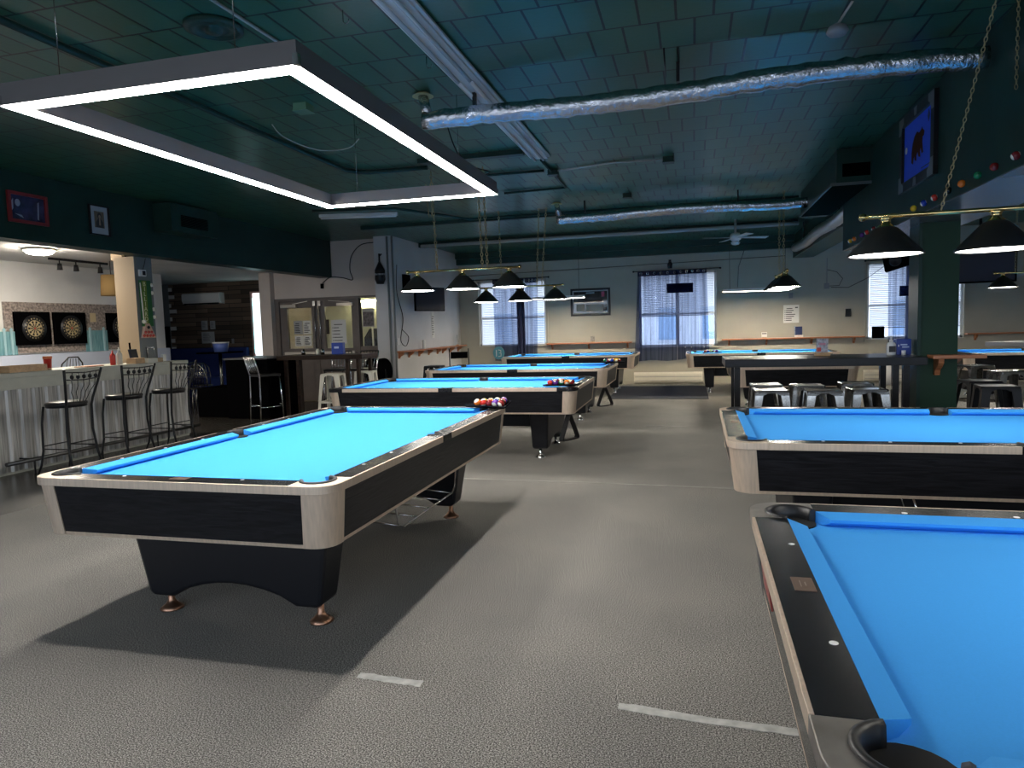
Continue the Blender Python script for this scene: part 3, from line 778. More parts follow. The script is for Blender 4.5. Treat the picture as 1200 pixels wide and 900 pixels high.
t = thing('hanging_sensor', 'grey fitting on a slanted rod at top of the photo', 'sensor', (.86, 4.75, 3.18))
MB().lathe([(.01,.05),(.05,.03),(.065,0),(.05,-.02),(.0005,-.022)], (0,0,0), 16).build('sensor_head', grey_plastic, t)
MB().tube([(0,0,.04),(.06,-.12,.119)], .008, 6).build('rod', push_metal, t)
pipe(smooth_path([(-2.05,5.75,3.28),(-2.0,5.9,3.0),(-1.93,6.2,2.85),(-1.9,6.6,2.95),(-2.2,6.9,3.1),(-2.35,7.0,3.27)]), .006, 'black wire hanging from the ceiling by the foil duct', black_metal, 'wire', 'loose_wire')
pipe(smooth_path([(-2.95,5.95,3.2),(-3.1,6.0,3.14),(-3.3,5.8,3.10),(-3.5,5.6,3.18),(-3.55,5.5,3.27)]), .005, 'pale loose wire curling inside the frame light outline', MATS['pale_cable'], 'wire', 'loose_wire')
t = thing('batten_light', 'short white batten light beyond the frame light', 'ceiling light', (-5.1, 10.15, CZ-.001))
MB().box(-.62,.62,-.045,.045,-.05,0).build('housing', white_plastic, t, rotz=.22, bevel=.004)
MB().tube([(-.6,0,-.062),(.6,0,-.062)], .013, 8).build('tube', MATS['unlit_tube'], t, rotz=.22)
c = MB(); chain_mb(c, (-3.25,8.5,CZ-.005), (-3.24,8.5,2.88)); chain_mb(c, (-3.28,8.5,2.88), (-3.31,8.5,CZ-.005)); 
c2 = tag(c.build('hanging_chain', dull_brass), 'loose brass chain bundle dangling below the frame light', 'chain')
c = MB(); chain_mb(c, (0,0,-.001), (.0,.0,-.62))
tag(c.build('hanging_chain', dull_brass, loc=(1.74,4.55,CZ)), 'loose brass chain dangling at upper right beside the blue picture', 'chain')
# ceiling fan
t = thing('ceiling_fan', 'white ceiling fan with slim blades in front of the far wall', 'ceiling fan', (.75, 13.4, 2.92))
MB().lathe([(.02,.36),(.02,.12),(.07,.11),(.10,.06),(.10,0),(.06,-.03)], (0,0,0), 18).build('motor', white_plastic, t)
MB().lathe([(.05,-.03),(.085,-.06),(.06,-.10),(.0005,-.11)], (0,0,0), 16).build('light_bowl', white_plastic, t)
for k in range(4):
    a = PI/2*k + .35; mb = MB().hexa([(.10,-.03,.03),(.60,-.065,.035),(.60,.065,.015),(.10,.03,.02)], [(.10,-.03,.038),(.60,-.065,.043),(.60,.065,.023),(.10,.03,.028)])
    mb.build('blade', white_plastic, t, rotz=a)
pipe([(.93,13.4,2.8),(.95,15.9,2.6),(.98,16.70,2.2)], .006, 'thin dark cord hanging down the far wall right of window', black_metal, 'cord', 'cord')
# bulkheads with grilles
t = thing('air_vent_box', 'green boxed air vent with dark grille on the left beam', 'air vent', (-7.17, 8.6, 2.95))
MB().box(.001, .30, -.48, .48, -.06, .32).build('vent_box', green_paint, t, bevel=.006)
g = MB()
for k in range(9): g.box(.300, .312, -.30, .24, .02+.018*k, .030+.018*k)
g.build('grille', black_matte, t)
t = thing('air_vent_box', 'dark green boxed air vent with black grille beside the right beam', 'air vent', (1.72, 8.6, 2.93))
MB().box(-.18, .18, -.12, -.101, .0, .365).build('vent_box', green_paint, t, bevel=.004)
g = MB().box(-.12, .16, -.124, -.12, .06, .20)
for k in range(6): g.box(-.12, .16, -.13, -.124, .065+.022*k, .073+.022*k)
g.build('grille', black_matte, t)
MB().box(-.22, .18, -.10, 2.3, -.02, -.001).build('lip', pbr('dark_lip', (.008,.014,.012), .7, spec=.0), t)
MB().box(-.235, .18, -.115, -.10, -.03, .0).box(-.235, -.22, -.10, 2.3, -.03, 0).build('lip_edge', pbr('grey_green_lip', (.12,.14,.135), .5, spec=.2), t)
pipe(smooth_path([(-6.15,12.96,3.22),(-6.5,12.98,3.19),(-6.72,12.98,2.98),(-6.77,12.98,2.70),(-6.72,12.98,2.50),(-6.95,12.98,2.55),(-7.22,12.98,2.57),(-7.40,12.97,2.46)]), .009, 'dark cable drooping over the beige wall above the doors', black_metal, 'cable', 'cable')
mb = MB().box(-.03,.03,-.03,0,-.05,.05); mb.box(-.02,.02,-.045,-.03,-.03,.02)
tag(mb.build('wall_socket', black_matte, loc=(-7.42,12.998,2.40)), 'small black socket on the beige wall above the doors', 'socket')

# ------------------------------------------------------------------ pictures on the beams
def framed(name, label, loc, face, w, h, fw, depth, mf, mats_inner):
    """face: 'x+' 'x-' 'y-' ; the picture hangs flat; local u runs left to right seen from the front."""
    t = thing(name, label, 'picture', loc); rz = {'x+': PI/2, 'x-': -PI/2, 'y-': 0}[face]; t.rotation_euler[2] = rz
    f = MB(); 
    f.box(-w/2, -w/2+fw, -depth, 0, -h/2, h/2); f.box(w/2-fw, w/2, -depth, 0, -h/2, h/2)
    f.box(-w/2+fw, w/2-fw, -depth, 0, -h/2, -h/2+fw); f.box(-w/2+fw, w/2-fw, -depth, 0, h/2-fw, h/2)
    f.build('frame', mf, t, bevel=.003)
    for nm, m, shapes in mats_inner:
        for s in shapes:
            p = MB()
            if len(s) == 5: p.box(s[0], s[1], -s[4], -s[4]+.003, s[2], s[3])
            else: p.prism_y(s)
            p.build(nm, m, t)
    return t
def prism_y(s, spec):
    poly, y = spec
    s.loft([[(x, -y, z) for x, z in poly], [(x, -y+.002, z) for x, z in poly]]); return s
MB.prism_y = prism_y
def ell(cx, cz, rx, rz_, n=16): return [(cx+rx*math.cos(2*PI*k/n), cz+rz_*math.sin(2*PI*k/n)) for k in range(n)]
framed('framed_picture', 'red framed dark blue picture on the green left beam', (-7.169, 6.24, 2.91), 'x+', .48, .335, .035, .03, pbr('red_frame', (.23,.02,.022), .4),
  [('print', pbr('dark_blue_print', (.035,.035,.085), .25, noise=(9,.3)), [(-.21,.21,-.14,.14,.008)]),
   ('marks', pbr('pale_marks', (.36,.36,.46), .4), [([(.11,-.10),(.125,-.11),(.14,.09),(.12,.08)],.012), (ell(-.12,.05,.03,.04),.012), ([(-.19,.06),(-.17,.09),(-.175,-.02),(-.19,-.04)],.012), ([(-.16,-.07),(-.06,-.11),(-.08,-.08)],.012)])])
framed('framed_picture', 'white matted portrait in a black frame on the green left beam', (-7.169, 7.20, 2.915), 'x+', .30, .37, .016, .03, black_metal,
  [('mat', pbr('white_mat', (.42,.46,.50), .6), [(-.135,.135,-.17,.17,.008)]), ('print', pbr('brown_print', (.16,.12,.08), .5), [(-.07,.075,-.09,.11,.012)]),
   ('figure', pbr('dark_figure', (.03,.025,.022), .5), [([(-.055,-.088),(.06,-.088),(.055,-.02),(.025,.02),(-.02,.02),(-.05,-.02)],.015), (ell(.003,.055,.03,.04),.015)]),
   ('face', pbr('skin_print', (.36,.24,.17), .5), [(ell(.004,.045,.016,.024,12),.017), ([(-.008,-.06),(.014,-.06),(.012,.02),(-.006,.02)],.017)])])
# pool table shaped frame with the bear on blue
t = framed('bear_picture', 'blue bear picture in a pool table shaped black frame', (1.899, 6.83, 2.905), 'x-', .97, .67, .085, .035, black_metal,
  [('blue_field', pbr('royal_blue', (.03,.10,.80), .6), [(-.40,.40,-.25,.25,.012)]),
   ('corner_plate', pbr('grey_plates', (.17,.175,.18), .4), [([(sx*.482,sz*.332),(sx*.482,sz*.19),(sx*.425,sz*.19),(sx*.395,sz*.245),(sx*.34,sz*.275),(sx*.34,sz*.332)][::1],.038) for sx in (-1,1) for sz in (-1,1)] + [([(-.045,s*.332),(.045,s*.332),(.03,s*.262),(-.03,s*.262)],.038) for s in (-1,1)]),
   ('bear', pbr('bear_brown', (.055,.018,.010), .7, spec=.1), [([(-.17,-.11),(-.13,-.13),(-.115,-.09),(-.085,-.065),(-.075,-.105),(-.035,-.12),(-.035,-.075),(.0,-.05),(.035,-.10),(.075,-.11),(.065,-.06),(.085,-.03),(.115,-.09),(.15,-.085),(.125,.0),(.13,.045),(.165,.05),(.175,.085),(.13,.11),(.115,.13),(.095,.115),(.04,.10),(-.02,.125),(-.09,.10),(-.14,.045),(-.165,-.02)],.016)]),
   ('cue_ball_mark', paper, [(ell(-.33,.03,.03,.03),.016)]),
   ('diamond_mark', pbr('dark_blue_mark', (.008,.012,.12), .5), [([(.285,.13),(.315,.18),(.285,.23),(.255,.18)],.016)]),
   ('caption_line', MATS['dark_blue_mark'], [(.10,.34,-.215,-.208,.015)])])
# pool balls fixed along the lower edge of the right beam
row = [(4.90,'maroon','striped','nearest the right photo edge'),(5.21,'maroon','solid','second from the right photo edge'),(5.48,'green','solid','third from the right photo edge'),(5.775,'orange','solid','just right of the hanging chain'),(6.05,'black','solid','just right of the chain, beside orange one'),(6.36,'red','striped','behind the hanging chain'),(6.63,'blue','striped','under the blue bear picture'),(6.91,'yellow','solid','left of the striped blue one'),
       (8.30,'maroon','striped','behind the near black lamp shade'),(8.61,'red','striped','in the far row, third along'),(8.85,'purple','solid','in the far row, second purple one'),(9.24,'orange','striped','second from the far beam end'),(9.47,'yellow','striped','at the far beam end')]
for y, n, kd, wh in row:
    b = bpy.data.objects.new('pool_ball', protos[(n, kd)]); COL.objects.link(b); b.location = (1.9-BR*.6, y, 2.385); b.rotation_euler = (.5, 1.1, .3); b.scale = (.95,)*3
    tag(b, '%s %s ball fixed to green beam, %s' % (kd, n, wh), 'pool ball', 'pool balls along the green beam')
# ------------------------------------------------------------------ bar
t = thing('bar_counter', 'long bar with weathered corrugated steel front and grey board top', 'bar', (-7.17, 4.3, 0))
mb = MB(); n = 430; y0, y1 = -4.3, 4.27
prof = []
for k in range(n+1):
    y = y0+(y1-y0)*k/n; ph = (k % 8)
    prof.append((-.012 if ph in (0,1,2,3) else .006, y))
ring0 = [(x, y, .03) for x, y in prof]; ring1 = [(x, y, .935) for x, y in prof]
mb.loft([ring0, ring1], cap0=False, cap1=False, closed=False); mb.build('front_panel', corr, t, recalc=False)
mb = MB().box(-.60, -.02, y0, 3.65, 0, .92); mb.box(-.24, -.02, 3.65, 4.27, 0, .92); mb.build('bar_body', bar_board, t)
mb = MB().box(-.62, .015, y0, 3.66, 1.045, 1.10); mb.box(-.25, .015, 3.66, 4.30, 1.045, 1.10); mb.build('counter_top', bar_board, t, bevel=.006)
mb = MB().box(-.022, .008, y0, 4.285, .92, 1.045); mb.box(-.24, -.022, 4.25, 4.285, .92, 1.045); mb.build('fascia_board', bar_board, t, bevel=.003)
mb = MB().tube([(.20, 1.28, .155), (.20, 4.22, .155)], .022, 12); fr = mb.build('foot_rail', pbr('dull_rail', (.10,.098,.095), .3, .9), t)
for y in (1.6, 2.5, 3.4, 4.1): MB().tube([(.20, y, .155), (.20, y, .0)], .010, 8).tube([(.20, y, .155), (.0, y, .16)], .009, 8).build('rail_bracket', black_metal, fr)

def make_bar_stool():
    t = thing('bar_stool', 'x', 'bar stool', group='bar stools along the bar')
    # local: faces -x (towards the bar); seat centre at origin
    P = MB().lathe([(.0005,.775),(.14,.778),(.20,.768),(.205,.745),(.19,.735),(.0005,.735)], (0,0,0), 24); 
    P.build('seat', seat_black, t)
    MB().lathe([(.196,.738),(.196,.715),(.185,.715),(.185,.738)], (0,0,0), 24, cap=False).build('seat_ring', black_metal, t)
    for s in (-1, 1):
        MB().tube([(-.15,s*.15,.73),(-.17,s*.165,.55),(-.175,s*.17,.25),(-.20,s*.185,.09),(-.235,s*.20,0)], .0125, 8).build('leg', black_metal, t)
        MB().tube([(.255,s*.245,1.13),(.225,s*.215,.98),(.18,s*.175,.80),(.165,s*.165,.72),(.155,s*.17,.45),(.185,s*.185,.20),(.235,s*.20,0)], .0135, 8).build('leg', black_metal, t)
    mb = MB()
    for z in (.27, .30):
        pass
    mb.tube([(-.174,-.17,.27),(.178,-.18,.27)], .007, 6); mb.tube([(-.174,.17,.27),(.178,.18,.27)], .007, 6)
    mb.tube([(-.174,-.17,.30),(-.174,.17,.30)], .007, 6); mb.tube([(.165,-.18,.33),(.165,.18,.33)], .007, 6)
    mb.build('stretcher', black_metal, t)
    mb = MB(); 
    for z, x, y in ((1.10,.248,.238),(1.02,.232,.222)): mb.tube([(x,-y,z),(x+.02,0,z-.012),(x,y,z)], .007, 6)
    br = mb.build('back_rail', black_metal, t)
    mb = MB()
    for k in range(-2, 3):
        y = k*.078; mb = MB(); mb.sphere((.258, y, 1.045), .020, 8, 6, sz=1.25); mb.tube([(.26,y,1.06),(.264,y+.006,1.098)], .004, 5); mb.build('leaf_motif', black_metal, br)
    mb = MB()
    for k in range(-2, 3):
        y = k*.078; mb.tube([(.25,y,1.02),(.235,y*.95+.012,.95),(.215,y*.8-.010,.88),(.19,y*.6+.006,.82),(.175,y*.5,.765)], .0045, 5)
    mb.build('back_rods', black_metal, br)
    return t
bs = make_bar_stool(); bs.location = (-6.66, 6.07, 0); bs.rotation_euler[2] = .03; bs['label'] = 'black metal bar stool at the bar, nearest of the three'
dup(bs, None, (-6.66, 6.87, 0), -.05, 'black metal bar stool at the bar, middle of the three')
dup(bs, None, (-6.66, 7.61, 0), .04, 'black metal bar stool at the bar, farthest of the three')

# things standing on the bar
BT = 1.101
def put(mb, name, mats, loc, label, cat, rz=0., group=None, bevel=None):
    return tag(mb.build(name, mats, loc=loc, rotz=rz, bevel=bevel), label, cat, group)
t = thing('drink_cup', 'red tumbler standing on the bar beside a wooden tray', 'cup', (-7.30, 6.45, BT))
MB().lathe([(.0005,0),(.034,0),(.045,.15),(.047,.15),(.047,.156),(.0005,.156)], (0,0,0), 18).build('cup_body', red_plastic, t); MB().lathe([(.048,.130),(.049,.150),(.044,.158),(.0005,.158)], (0,0,0), 18, cap=False).build('rim_band', pbr('orange_band', (.62,.16,.05), .5), t)
MB().lathe([(.036,0),(.036,.02)], (0,0,0), 18).build('cup_base', light_wood, t)
mb = MB().box(-.09,.09,-.23,.23,0,.008); mb.box(-.09,-.08,-.23,.23,.008,.075); mb.box(.08,.09,-.23,.23,.008,.075); mb.box(-.08,.08,-.23,-.22,.008,.075); mb.box(-.08,.08,.22,.23,.008,.075)
put(mb, 'wooden_tray', light_wood, (-7.30, 6.13, BT), 'long shallow wooden tray on the bar left of red tumbler', 'tray')
t = thing('menu_stand', 'dark framed menu leaning at the left end of the bar', 'menu', (-7.32, 5.72, BT), .2)
MB().hexa([(-.02,-.13,0),(.02,-.13,0),(.02,.05,0),(-.02,.05,0)], [(-.09,-.11,.2),(-.06,-.11,.2),(-.06,.09,.2),(-.09,.09,.2)]).build('frame', black_matte, t)
MB().hexa([(.021,-.11,.015),(.024,-.11,.015),(.024,.03,.015),(.021,.03,.015)], [(-.055,-.09,.185),(-.052,-.09,.185),(-.052,.07,.185),(-.055,.07,.185)]).build('card', light_wood, t)
mb = MB().lathe([(.0005,0),(.032,0),(.034,.12),(.022,.145),(.014,.15),(.008,.19),(.0005,.19)], (0,0,0), 16)
put(mb, 'sauce_bottle', red_plastic, (-7.30, 7.39, BT), 'red squeeze bottle standing on the bar', 'bottle')
t = thing('pump_bottle', 'cream bottle beside the red squeeze bottle on the bar', 'bottle', (-7.32, 7.52, BT))
MB().lathe([(.0005,0),(.036,0),(.036,.14),(.016,.165),(.016,.18),(.0005,.18)], (0,0,0), 16).build('bottle_body', cream_metal, t); MB().lathe([(.018,.18),(.018,.20),(.008,.20),(.008,.225),(.0005,.225)], (0,0,0), 12).build('cap', cream_metal, t)
put(MB().box(-.07,.07,-.09,.09,0,.075), 'card_box', [light_wood], (-7.235, 7.70, BT), 'small tan carton on the bar below the tan column', 'box', .1, bevel=.003)
put(MB().box(-.05,.05,-.08,.08,0,.06), 'card_box', [bar_board], (-7.225, 7.95, BT), 'pale box on the bar right of the tan carton', 'box', -.1, bevel=.003)
put(MB().box(-.045,.045,-.07,.07,0,.055), 'card_box', [pillar_tan], (-7.29, 8.14, BT), 'tan box at right among the boxes on the bar', 'box', .05, bevel=.003)
put(MB().box(-.02,.02,-.03,.03,0,.10), 'card_holder', [paper], (-7.29, 8.27, BT), 'upright white card holder near the bar end', 'card holder')
t = thing('card_reader', 'black terminal standing against the tan column on the bar', 'card reader', (-7.36, 7.84, BT), .2)
MB().hexa([(-.05,-.05,0),(.05,-.05,0),(.05,.05,0),(-.05,.05,0)], [(-.05,-.03,.03),(.03,-.03,.03),(.03,.03,.03),(-.05,.03,.03)]).build('stand', black_matte, t)
MB().hexa([(-.03,-.08,.03),(0,-.08,.03),(0,.08,.03),(-.03,.08,.03)], [(-.06,-.08,.19),(-.03,-.08,.19),(-.03,.08,.19),(-.06,.08,.19)]).build('screen', screen, t, bevel=.004)
MB().tube([(-.04,-.05,.19),(-.045,-.05,.28)], .012, 8).build('antenna', black_matte, t)
t = thing('notice_stand', 'grey framed notice leaning on the grey side of the column', 'notice', (-7.405, 8.17, BT), 0)
MB().hexa([(-.01,-.07,0),(.015,-.07,0),(.015,.07,0),(-.01,.07,0)], [(-.022,-.07,.21),(-.002,-.07,.21),(-.002,.07,.21),(-.022,.07,.21)]).build('frame', steel, t)
MB().hexa([(.015,-.055,.02),(.018,-.055,.02),(.018,.055,.02),(.015,.055,.02)], [(-.001,-.055,.195),(.002,-.055,.195),(.002,.055,.195),(-.001,.055,.195)]).build('card', pillar_grey, t)
put(MB().prism(rr(.10,.16,.03,4)and[(p[0],p[1]) for p in rr(.10,.16,.03,4)], 0, .012), 'paper_stack', [pbr('flyer', (.5,.25,.16), .6, noise=(30,.5))], (-7.33, 7.05, BT), 'loose pile of flyers lying on the bar', 'papers', .2)

# billiards sign on the column
t = thing('billiards_sign', 'green and yellow cue shaped billiards sign on the grey column side', 'sign', (-7.429, 8.16, 1.90))
g = MB().hexa([(.001,-.10,-.30),(.035,-.10,-.30),(.035,.09,-.30),(.001,.09,-.30)], [(.001,-.11,.34),(.035,-.11,.34),(.035,.08,.34),(.001,.08,.34)]); g.build('sign_board', pbr('sign_green', (.02,.13,.03), .5), t, bevel=.004)
MB().box(.035,.039,-.085,-.005,-.30,.33).build('letter_panel', pbr('sign_olive', (.17,.24,.02), .5), t)
mb = MB()
tri = [(-.13,-.46),(.11,-.46),(.0,-.26),(-.07,-.26)]
mb.loft([[(.001,y,z) for y, z in tri], [(.045,y,z) for y, z in tri]]); mb.build('rack_foot', pbr('sign_pinkish', (.62,.40,.30), .5), t)
mb = MB()
for r_, k in ((0,3),(1,2)):
    for i in range(4-r_): mb.sphere((.047, -.115+.055*i+.027*r_, -.43+.048*r_), .021, 8, 6)
mb.build('rack_balls', pbr('sign_red', (.5,.06,.04), .4), t); MB().sphere((.047,-.03,-.315), .024, 8, 6).build('eight_ball', black_metal, t)
for y, z in ((.10,.28),(.105,.17),(.115,-.06),(.12,-.17)): MB().sphere((.03, y, z), .028, 10, 8).build('bulb', ivory, t)
MB().tube([(.04,-.118,.30),(.045,-.10,-.22)], .008, 6).build('cue', ivory, t); MB().sphere((.05,-.105,-.235), .03, 10, 8).build('cue_ball', ivory, t)
def text_mesh(name, body, size, m, parent, M, extrude=.002):
    cu = bpy.data.curves.new(name, 'FONT'); cu.body = body; cu.size = size; cu.extrude = extrude; cu.align_x = 'CENTER'; cu.align_y = 'CENTER'; cu.resolution_u = 3
    tmp = bpy.data.objects.new('tmp', cu); COL.objects.link(tmp); dg = bpy.context.evaluated_depsgraph_get()
    me = bpy.data.meshes.new_from_object(tmp.evaluated_get(dg)); me.transform(M); bpy.data.objects.remove(tmp); me.materials.clear(); me.materials.append(m)
    o = bpy.data.objects.new(name, me); COL.objects.link(o); o.parent = parent; return o
lm_ = pbr('sign_cream', (.85,.76,.42), .5)
import itertools
for i, ch in enumerate('BILLIARDS'):
    M = Matrix.Translation((.040, -.045, .285-.069*i)) @ Matrix.Rotation(PI/2, 4, 'Z') @ Matrix.Rotation(PI/2, 4, 'X')
    text_mesh('letter', ch, .085, lm_, t, M)
t = thing('thermostat', 'white wall controller with a dark display high on the column', 'thermostat', (-7.429, 8.12, 2.34))
MB().box(.001,.03,-.06,.06,-.045,.045).build('casing', white_plastic, t, bevel=.004); MB().box(.030,.033,-.01,.045,-.03,.03).build('display', screen, t)
MB().tube([(.012,.02,.045),(.015,.05,.12),(.006,.09,.21)], .004, 5).build('cable', black_metal, t)

# ------------------------------------------------------------------ dart corner behind the bar
DX = -10.499
put(MB().box(0,.035,8.56,10.86,1.245,2.07), 'stone_panel', [stone], (DX, 0, 0), 'mottled stone backing panel behind the dart boards', 'wall panel')
def dart(y, label):
    t = thing('dart_board', label, 'dart board', (DX+.036, y, 1.645), 0, 'dart boards on the stone panel')
    MB().box(0,.06,-.31,.31,-.27,.27).build('cabinet', black_matte, t, bevel=.005)
    MB().lathe([(.215,.060),(.215,.075),(.0005,.075)], (0,0,0), 40, axis='x').build('board', black_metal, t)
    mb = MB()
    for k in range(20):
        a0, a1 = 2*PI*(k-.5)/20, 2*PI*(k+.5)/20
        for r0, r1, par in ((.016,.074,0),(.082,.122,0),(.074,.082,1),(.122,.132,1)):
            mi = (k+par) % 2
            if mi == 1 and not par: continue
            mb.quad([(.077, r0*math.sin(a0), r0*math.cos(a0)), (.077, r1*math.sin(a0), r1*math.cos(a0)), (.077, r1*math.sin(a1), r1*math.cos(a1)), (.077, r0*math.sin(a1), r0*math.cos(a1))], 0)
        a = 2*PI*k/20; c_ = (.16*math.sin(a), .16*math.cos(a))
        mb.box(.075,.077, c_[0]-.006, c_[0]+.006, c_[1]-.010, c_[1]+.010)
    mb.build('scoring_segments', pbr('dart_cream', (.40,.32,.18), .7) if 'dart_cream' not in MATS else MATS['dart_cream'], t)
    MB().lathe([(.016,.075),(.016,.079),(.0005,.079)], (0,0,0), 14, axis='x').build('bull', red_plastic, t)
dart(9.0, 'dart board in black square cabinet, leftmost on the stone panel')
dart(9.70, 'dart board in black square cabinet, middle of the three')
dart(10.80, 'dart board in black cabinet half hidden by tan column')
for y0, y1, lab in ((8.42,8.72,'turquoise picket boards at the left photo edge behind the bar'),(10.02,10.50,'turquoise picket boards between the second and third dart boards')):
    t = thing('picket_panel', lab, 'wall panel', (DX+.04, y0, 1.2))
    n = int((y1-y0)/.06)
    mb = MB()
    for k in range(n): mb.box(.0,.018,.06*k,.06*k+.055,.025,.40)
    mb.build('boards', turq, t); PT = MATS.get('pale_turquoise') or pbr('pale_turquoise', (.36,.55,.60), .6)
    for k in (1, max(2, n-2)): mb = MB(); mb.box(.018,.034,.06*k+.01,.06*k+.045,.025,.42); mb.loft([[(.018,.06*k-.005,.42),(.018,.06*k+.06,.42),(.018,.06*k+.0275,.46)], [(.034,.06*k-.005,.42),(.034,.06*k+.06,.42),(.034,.06*k+.0275,.46)]]); mb.build('picket_post', PT, t)
put(MB().box(0,.006,-.06,.06,-.08,.08), 'paper_note', [pbr('yellowed_paper', (.62,.50,.30), .7)], (DX+.036, 10.22, 1.83), 'yellowish paper note between the dart boards', 'notice')
t = thing('flush_dome_light', 'round glowing flush light on the ceiling behind the green beam', 'ceiling light', (-8.72, 7.72, 2.719))
MB().lathe([(.20,0),(.21,-.03),(.185,-.045),(.185,-.03)], (0,0,0), 28, cap=False).build('trim_ring', cream_metal, t)
MB().lathe([(.184,-.035),(.15,-.075),(.08,-.095),(.0005,-.10)], (0,0,0), 28, cap=False).build('dome', dome_warm, t)
t = thing('track_light', 'black track light with three spot heads near the bar ceiling', 'track light', (-9.6, 8.75, 2.719))
MB().box(-.02,.02,-.1,1.0,-.035,0).build('track', black_metal, t)
for y in (.08, .38, .85):
    MB().tube([(0,y,-.035),(0,y,-.09)], .01, 6).lathe([(.03,.04),(.042,-.06),(.036,-.06),(.0005,-.03)], (0.0,y,-.12), 14).build('spot_head', black_metal, t)
t = thing('rattan_pendant', 'woven rattan pendant lamp hanging left of the tan column', 'hanging light', (-9.30, 9.5, 2.32))
sh = MB().lathe([(.145,.17),(.165,-.17)], (0,0,0), 24, cap=False).build('lamp_shade', sheer('rattan', (.40,.27,.12), .08, .45), t); md = sh.modifiers.new('s','SOLIDIFY'); md.thickness = .008
MB().sphere((0,0,-.06), .055, 12, 8).build('bulb', rattan_glow, t); MB().tube([(0,0,.0),(0,0,.399)], .006, 6).build('cord', black_metal, t)
t = thing('ceiling_projector', 'small tan projector box under the ceiling beside the column', 'projector', (-8.15, 8.6, 2.719))
MB().box(-.12,.10,-.14,.14,-.14,-.03).build('projector_body', pillar_tan, t, bevel=.02); MB().box(-.02,.02,-.02,.02,-.03,0).build('mount', black_metal, t); MB().box(.10,.22,-.1,.1,-.12,-.02).build('dark_box', black_matte, t)
def bistro_chair(loc, rz, label, m=black_metal):
    t = thing('bistro_chair', label, 'chair', loc, rz, 'metal chairs in the bar area')
    MB().lathe([(.0005,.455),(.19,.46),(.20,.445),(.0005,.435)], (0,0,0), 20).build('seat', seat_black, t)
    for sx in (-1,1):
        for sy in (-1,1): MB().tube([(sx*.13,sy*.13,.44),(sx*.18,sy*.18,0)], .010, 6).build('leg', m, t)
    P = [(-.19,0,.45),(-.205,-.02,.62),(-.17,-.05,.80),(-.08,-.075,.89),(.08,-.075,.89),(.17,-.05,.80),(.205,-.02,.62),(.19,0,.45)]
    b = MB().tube([(x, y+.17, z) for x, y, z in P], .010, 8).build('back_frame', m, t)
    q = MB()
    for k in (-2,-1,0,1,2): q.tube([(k*.05,.17,.455),(k*.062,.12,.66),(k*.045,.10,.87)], .005, 5)
    q.tube([(-.19,.14,.68),(0,.115,.72),(.19,.14,.68)], .006, 6); q.build('back_spindles', m, b); return t
for i, (x, y, rz, lab) in enumerate(((-8.6,8.1,PI/2,'round backed black bistro chair behind the bar near the flyers'),(-10.05,11.3,-.6,'metal bistro chair beyond the bar, left of the dark booth'),(-9.6,11.9,.9,'metal bistro chair at the cafe table, behind others'),(-9.2,11.15,-.2,'metal bistro chair nearest the dark booth partition'))):
    bistro_chair((x, y, .30 if i == 0 else 0), rz, lab, black_metal if i == 0 else steel)
slab('floor_platform', -10.39, -7.95, 6.0, 9.0, 0, .30, dark_floor)
t = thing('cafe_table', 'tall cafe table with dark round top beyond the bar', 'table', (-9.6, 12.5, 0))
MB().lathe([(.0005,1.10),(.46,1.10),(.46,1.075),(.0005,1.07)], (0,0,0), 28).build('tabletop', black_matte, t); MB().tube([(0,0,.02),(0,0,1.07)], .035, 10).build('post', steel, t); MB().lathe([(.25,0),(.25,.015),(.05,.03),(.0005,.03)], (0,0,0), 20).build('base', black_metal, t)
t = thing('ice_bucket', 'blue bucket standing on the tall cafe table', 'bucket', (-9.56, 12.48, 1.101))
MB().lathe([(.0005,0),(.13,0),(.16,.20),(.15,.20),(.125,.01),(.0005,.01)], (0,0,0), 22).build('bucket_body', pbr('bucket_blue', (.10,.16,.45), .4), t); MB().lathe([(.162,.18),(.168,.2),(.16,.205)], (0,0,0), 22, cap=False).build('rim', white_plastic, t)
t = thing('booth_bench', 'long blue bench along the plank wall', 'bench', (-11.38, 14.2, 0))
MB().box(-1.08,1.08,-.28,.28,0,.46).build('seat', pbr('bench_blue', (.012,.03,.16), .6), t, bevel=.02); MB().box(-1.08,1.08,.18,.29,.46,1.15).build('backrest', MATS['bench_blue'], t, bevel=.02)
t = thing('booth_partition', 'plain black booth partition left of the tall brown table', 'partition', (-7.4, 10.6, 0))
MB().box(-.42,.40,-.30,.60,0,1.02).build('panel', black_matte, t, bevel=.006); MB().box(-1.15,-.42,-.15,.60,0,.52).build('bench_end', black_matte, t, bevel=.01); MB().box(-.44,.42,-.32,.62,1.02,1.045).build('cap_rail', pbr('booth_edge', (.05,.05,.055), .4), t)
t = thing('air_conditioner', 'white split air conditioner high on the plank wall', 'air conditioner', (-11.44, 14.499, 2.33))
MB().loft([[(-.53,0,-.13),(-.53,-.16,-.11),(-.53,-.20,-.04),(-.53,-.20,.11),(-.53,-.17,.14),(-.53,0,.14)], [(.53,0,-.13),(.53,-.16,-.11),(.53,-.20,-.04),(.53,-.20,.11),(.53,-.17,.14),(.53,0,.14)]]).build('casing', white_plastic, t, bevel=.01)
MB().box(-.48,.48,-.195,-.15,-.125,-.10).build('louvre', black_matte, t)
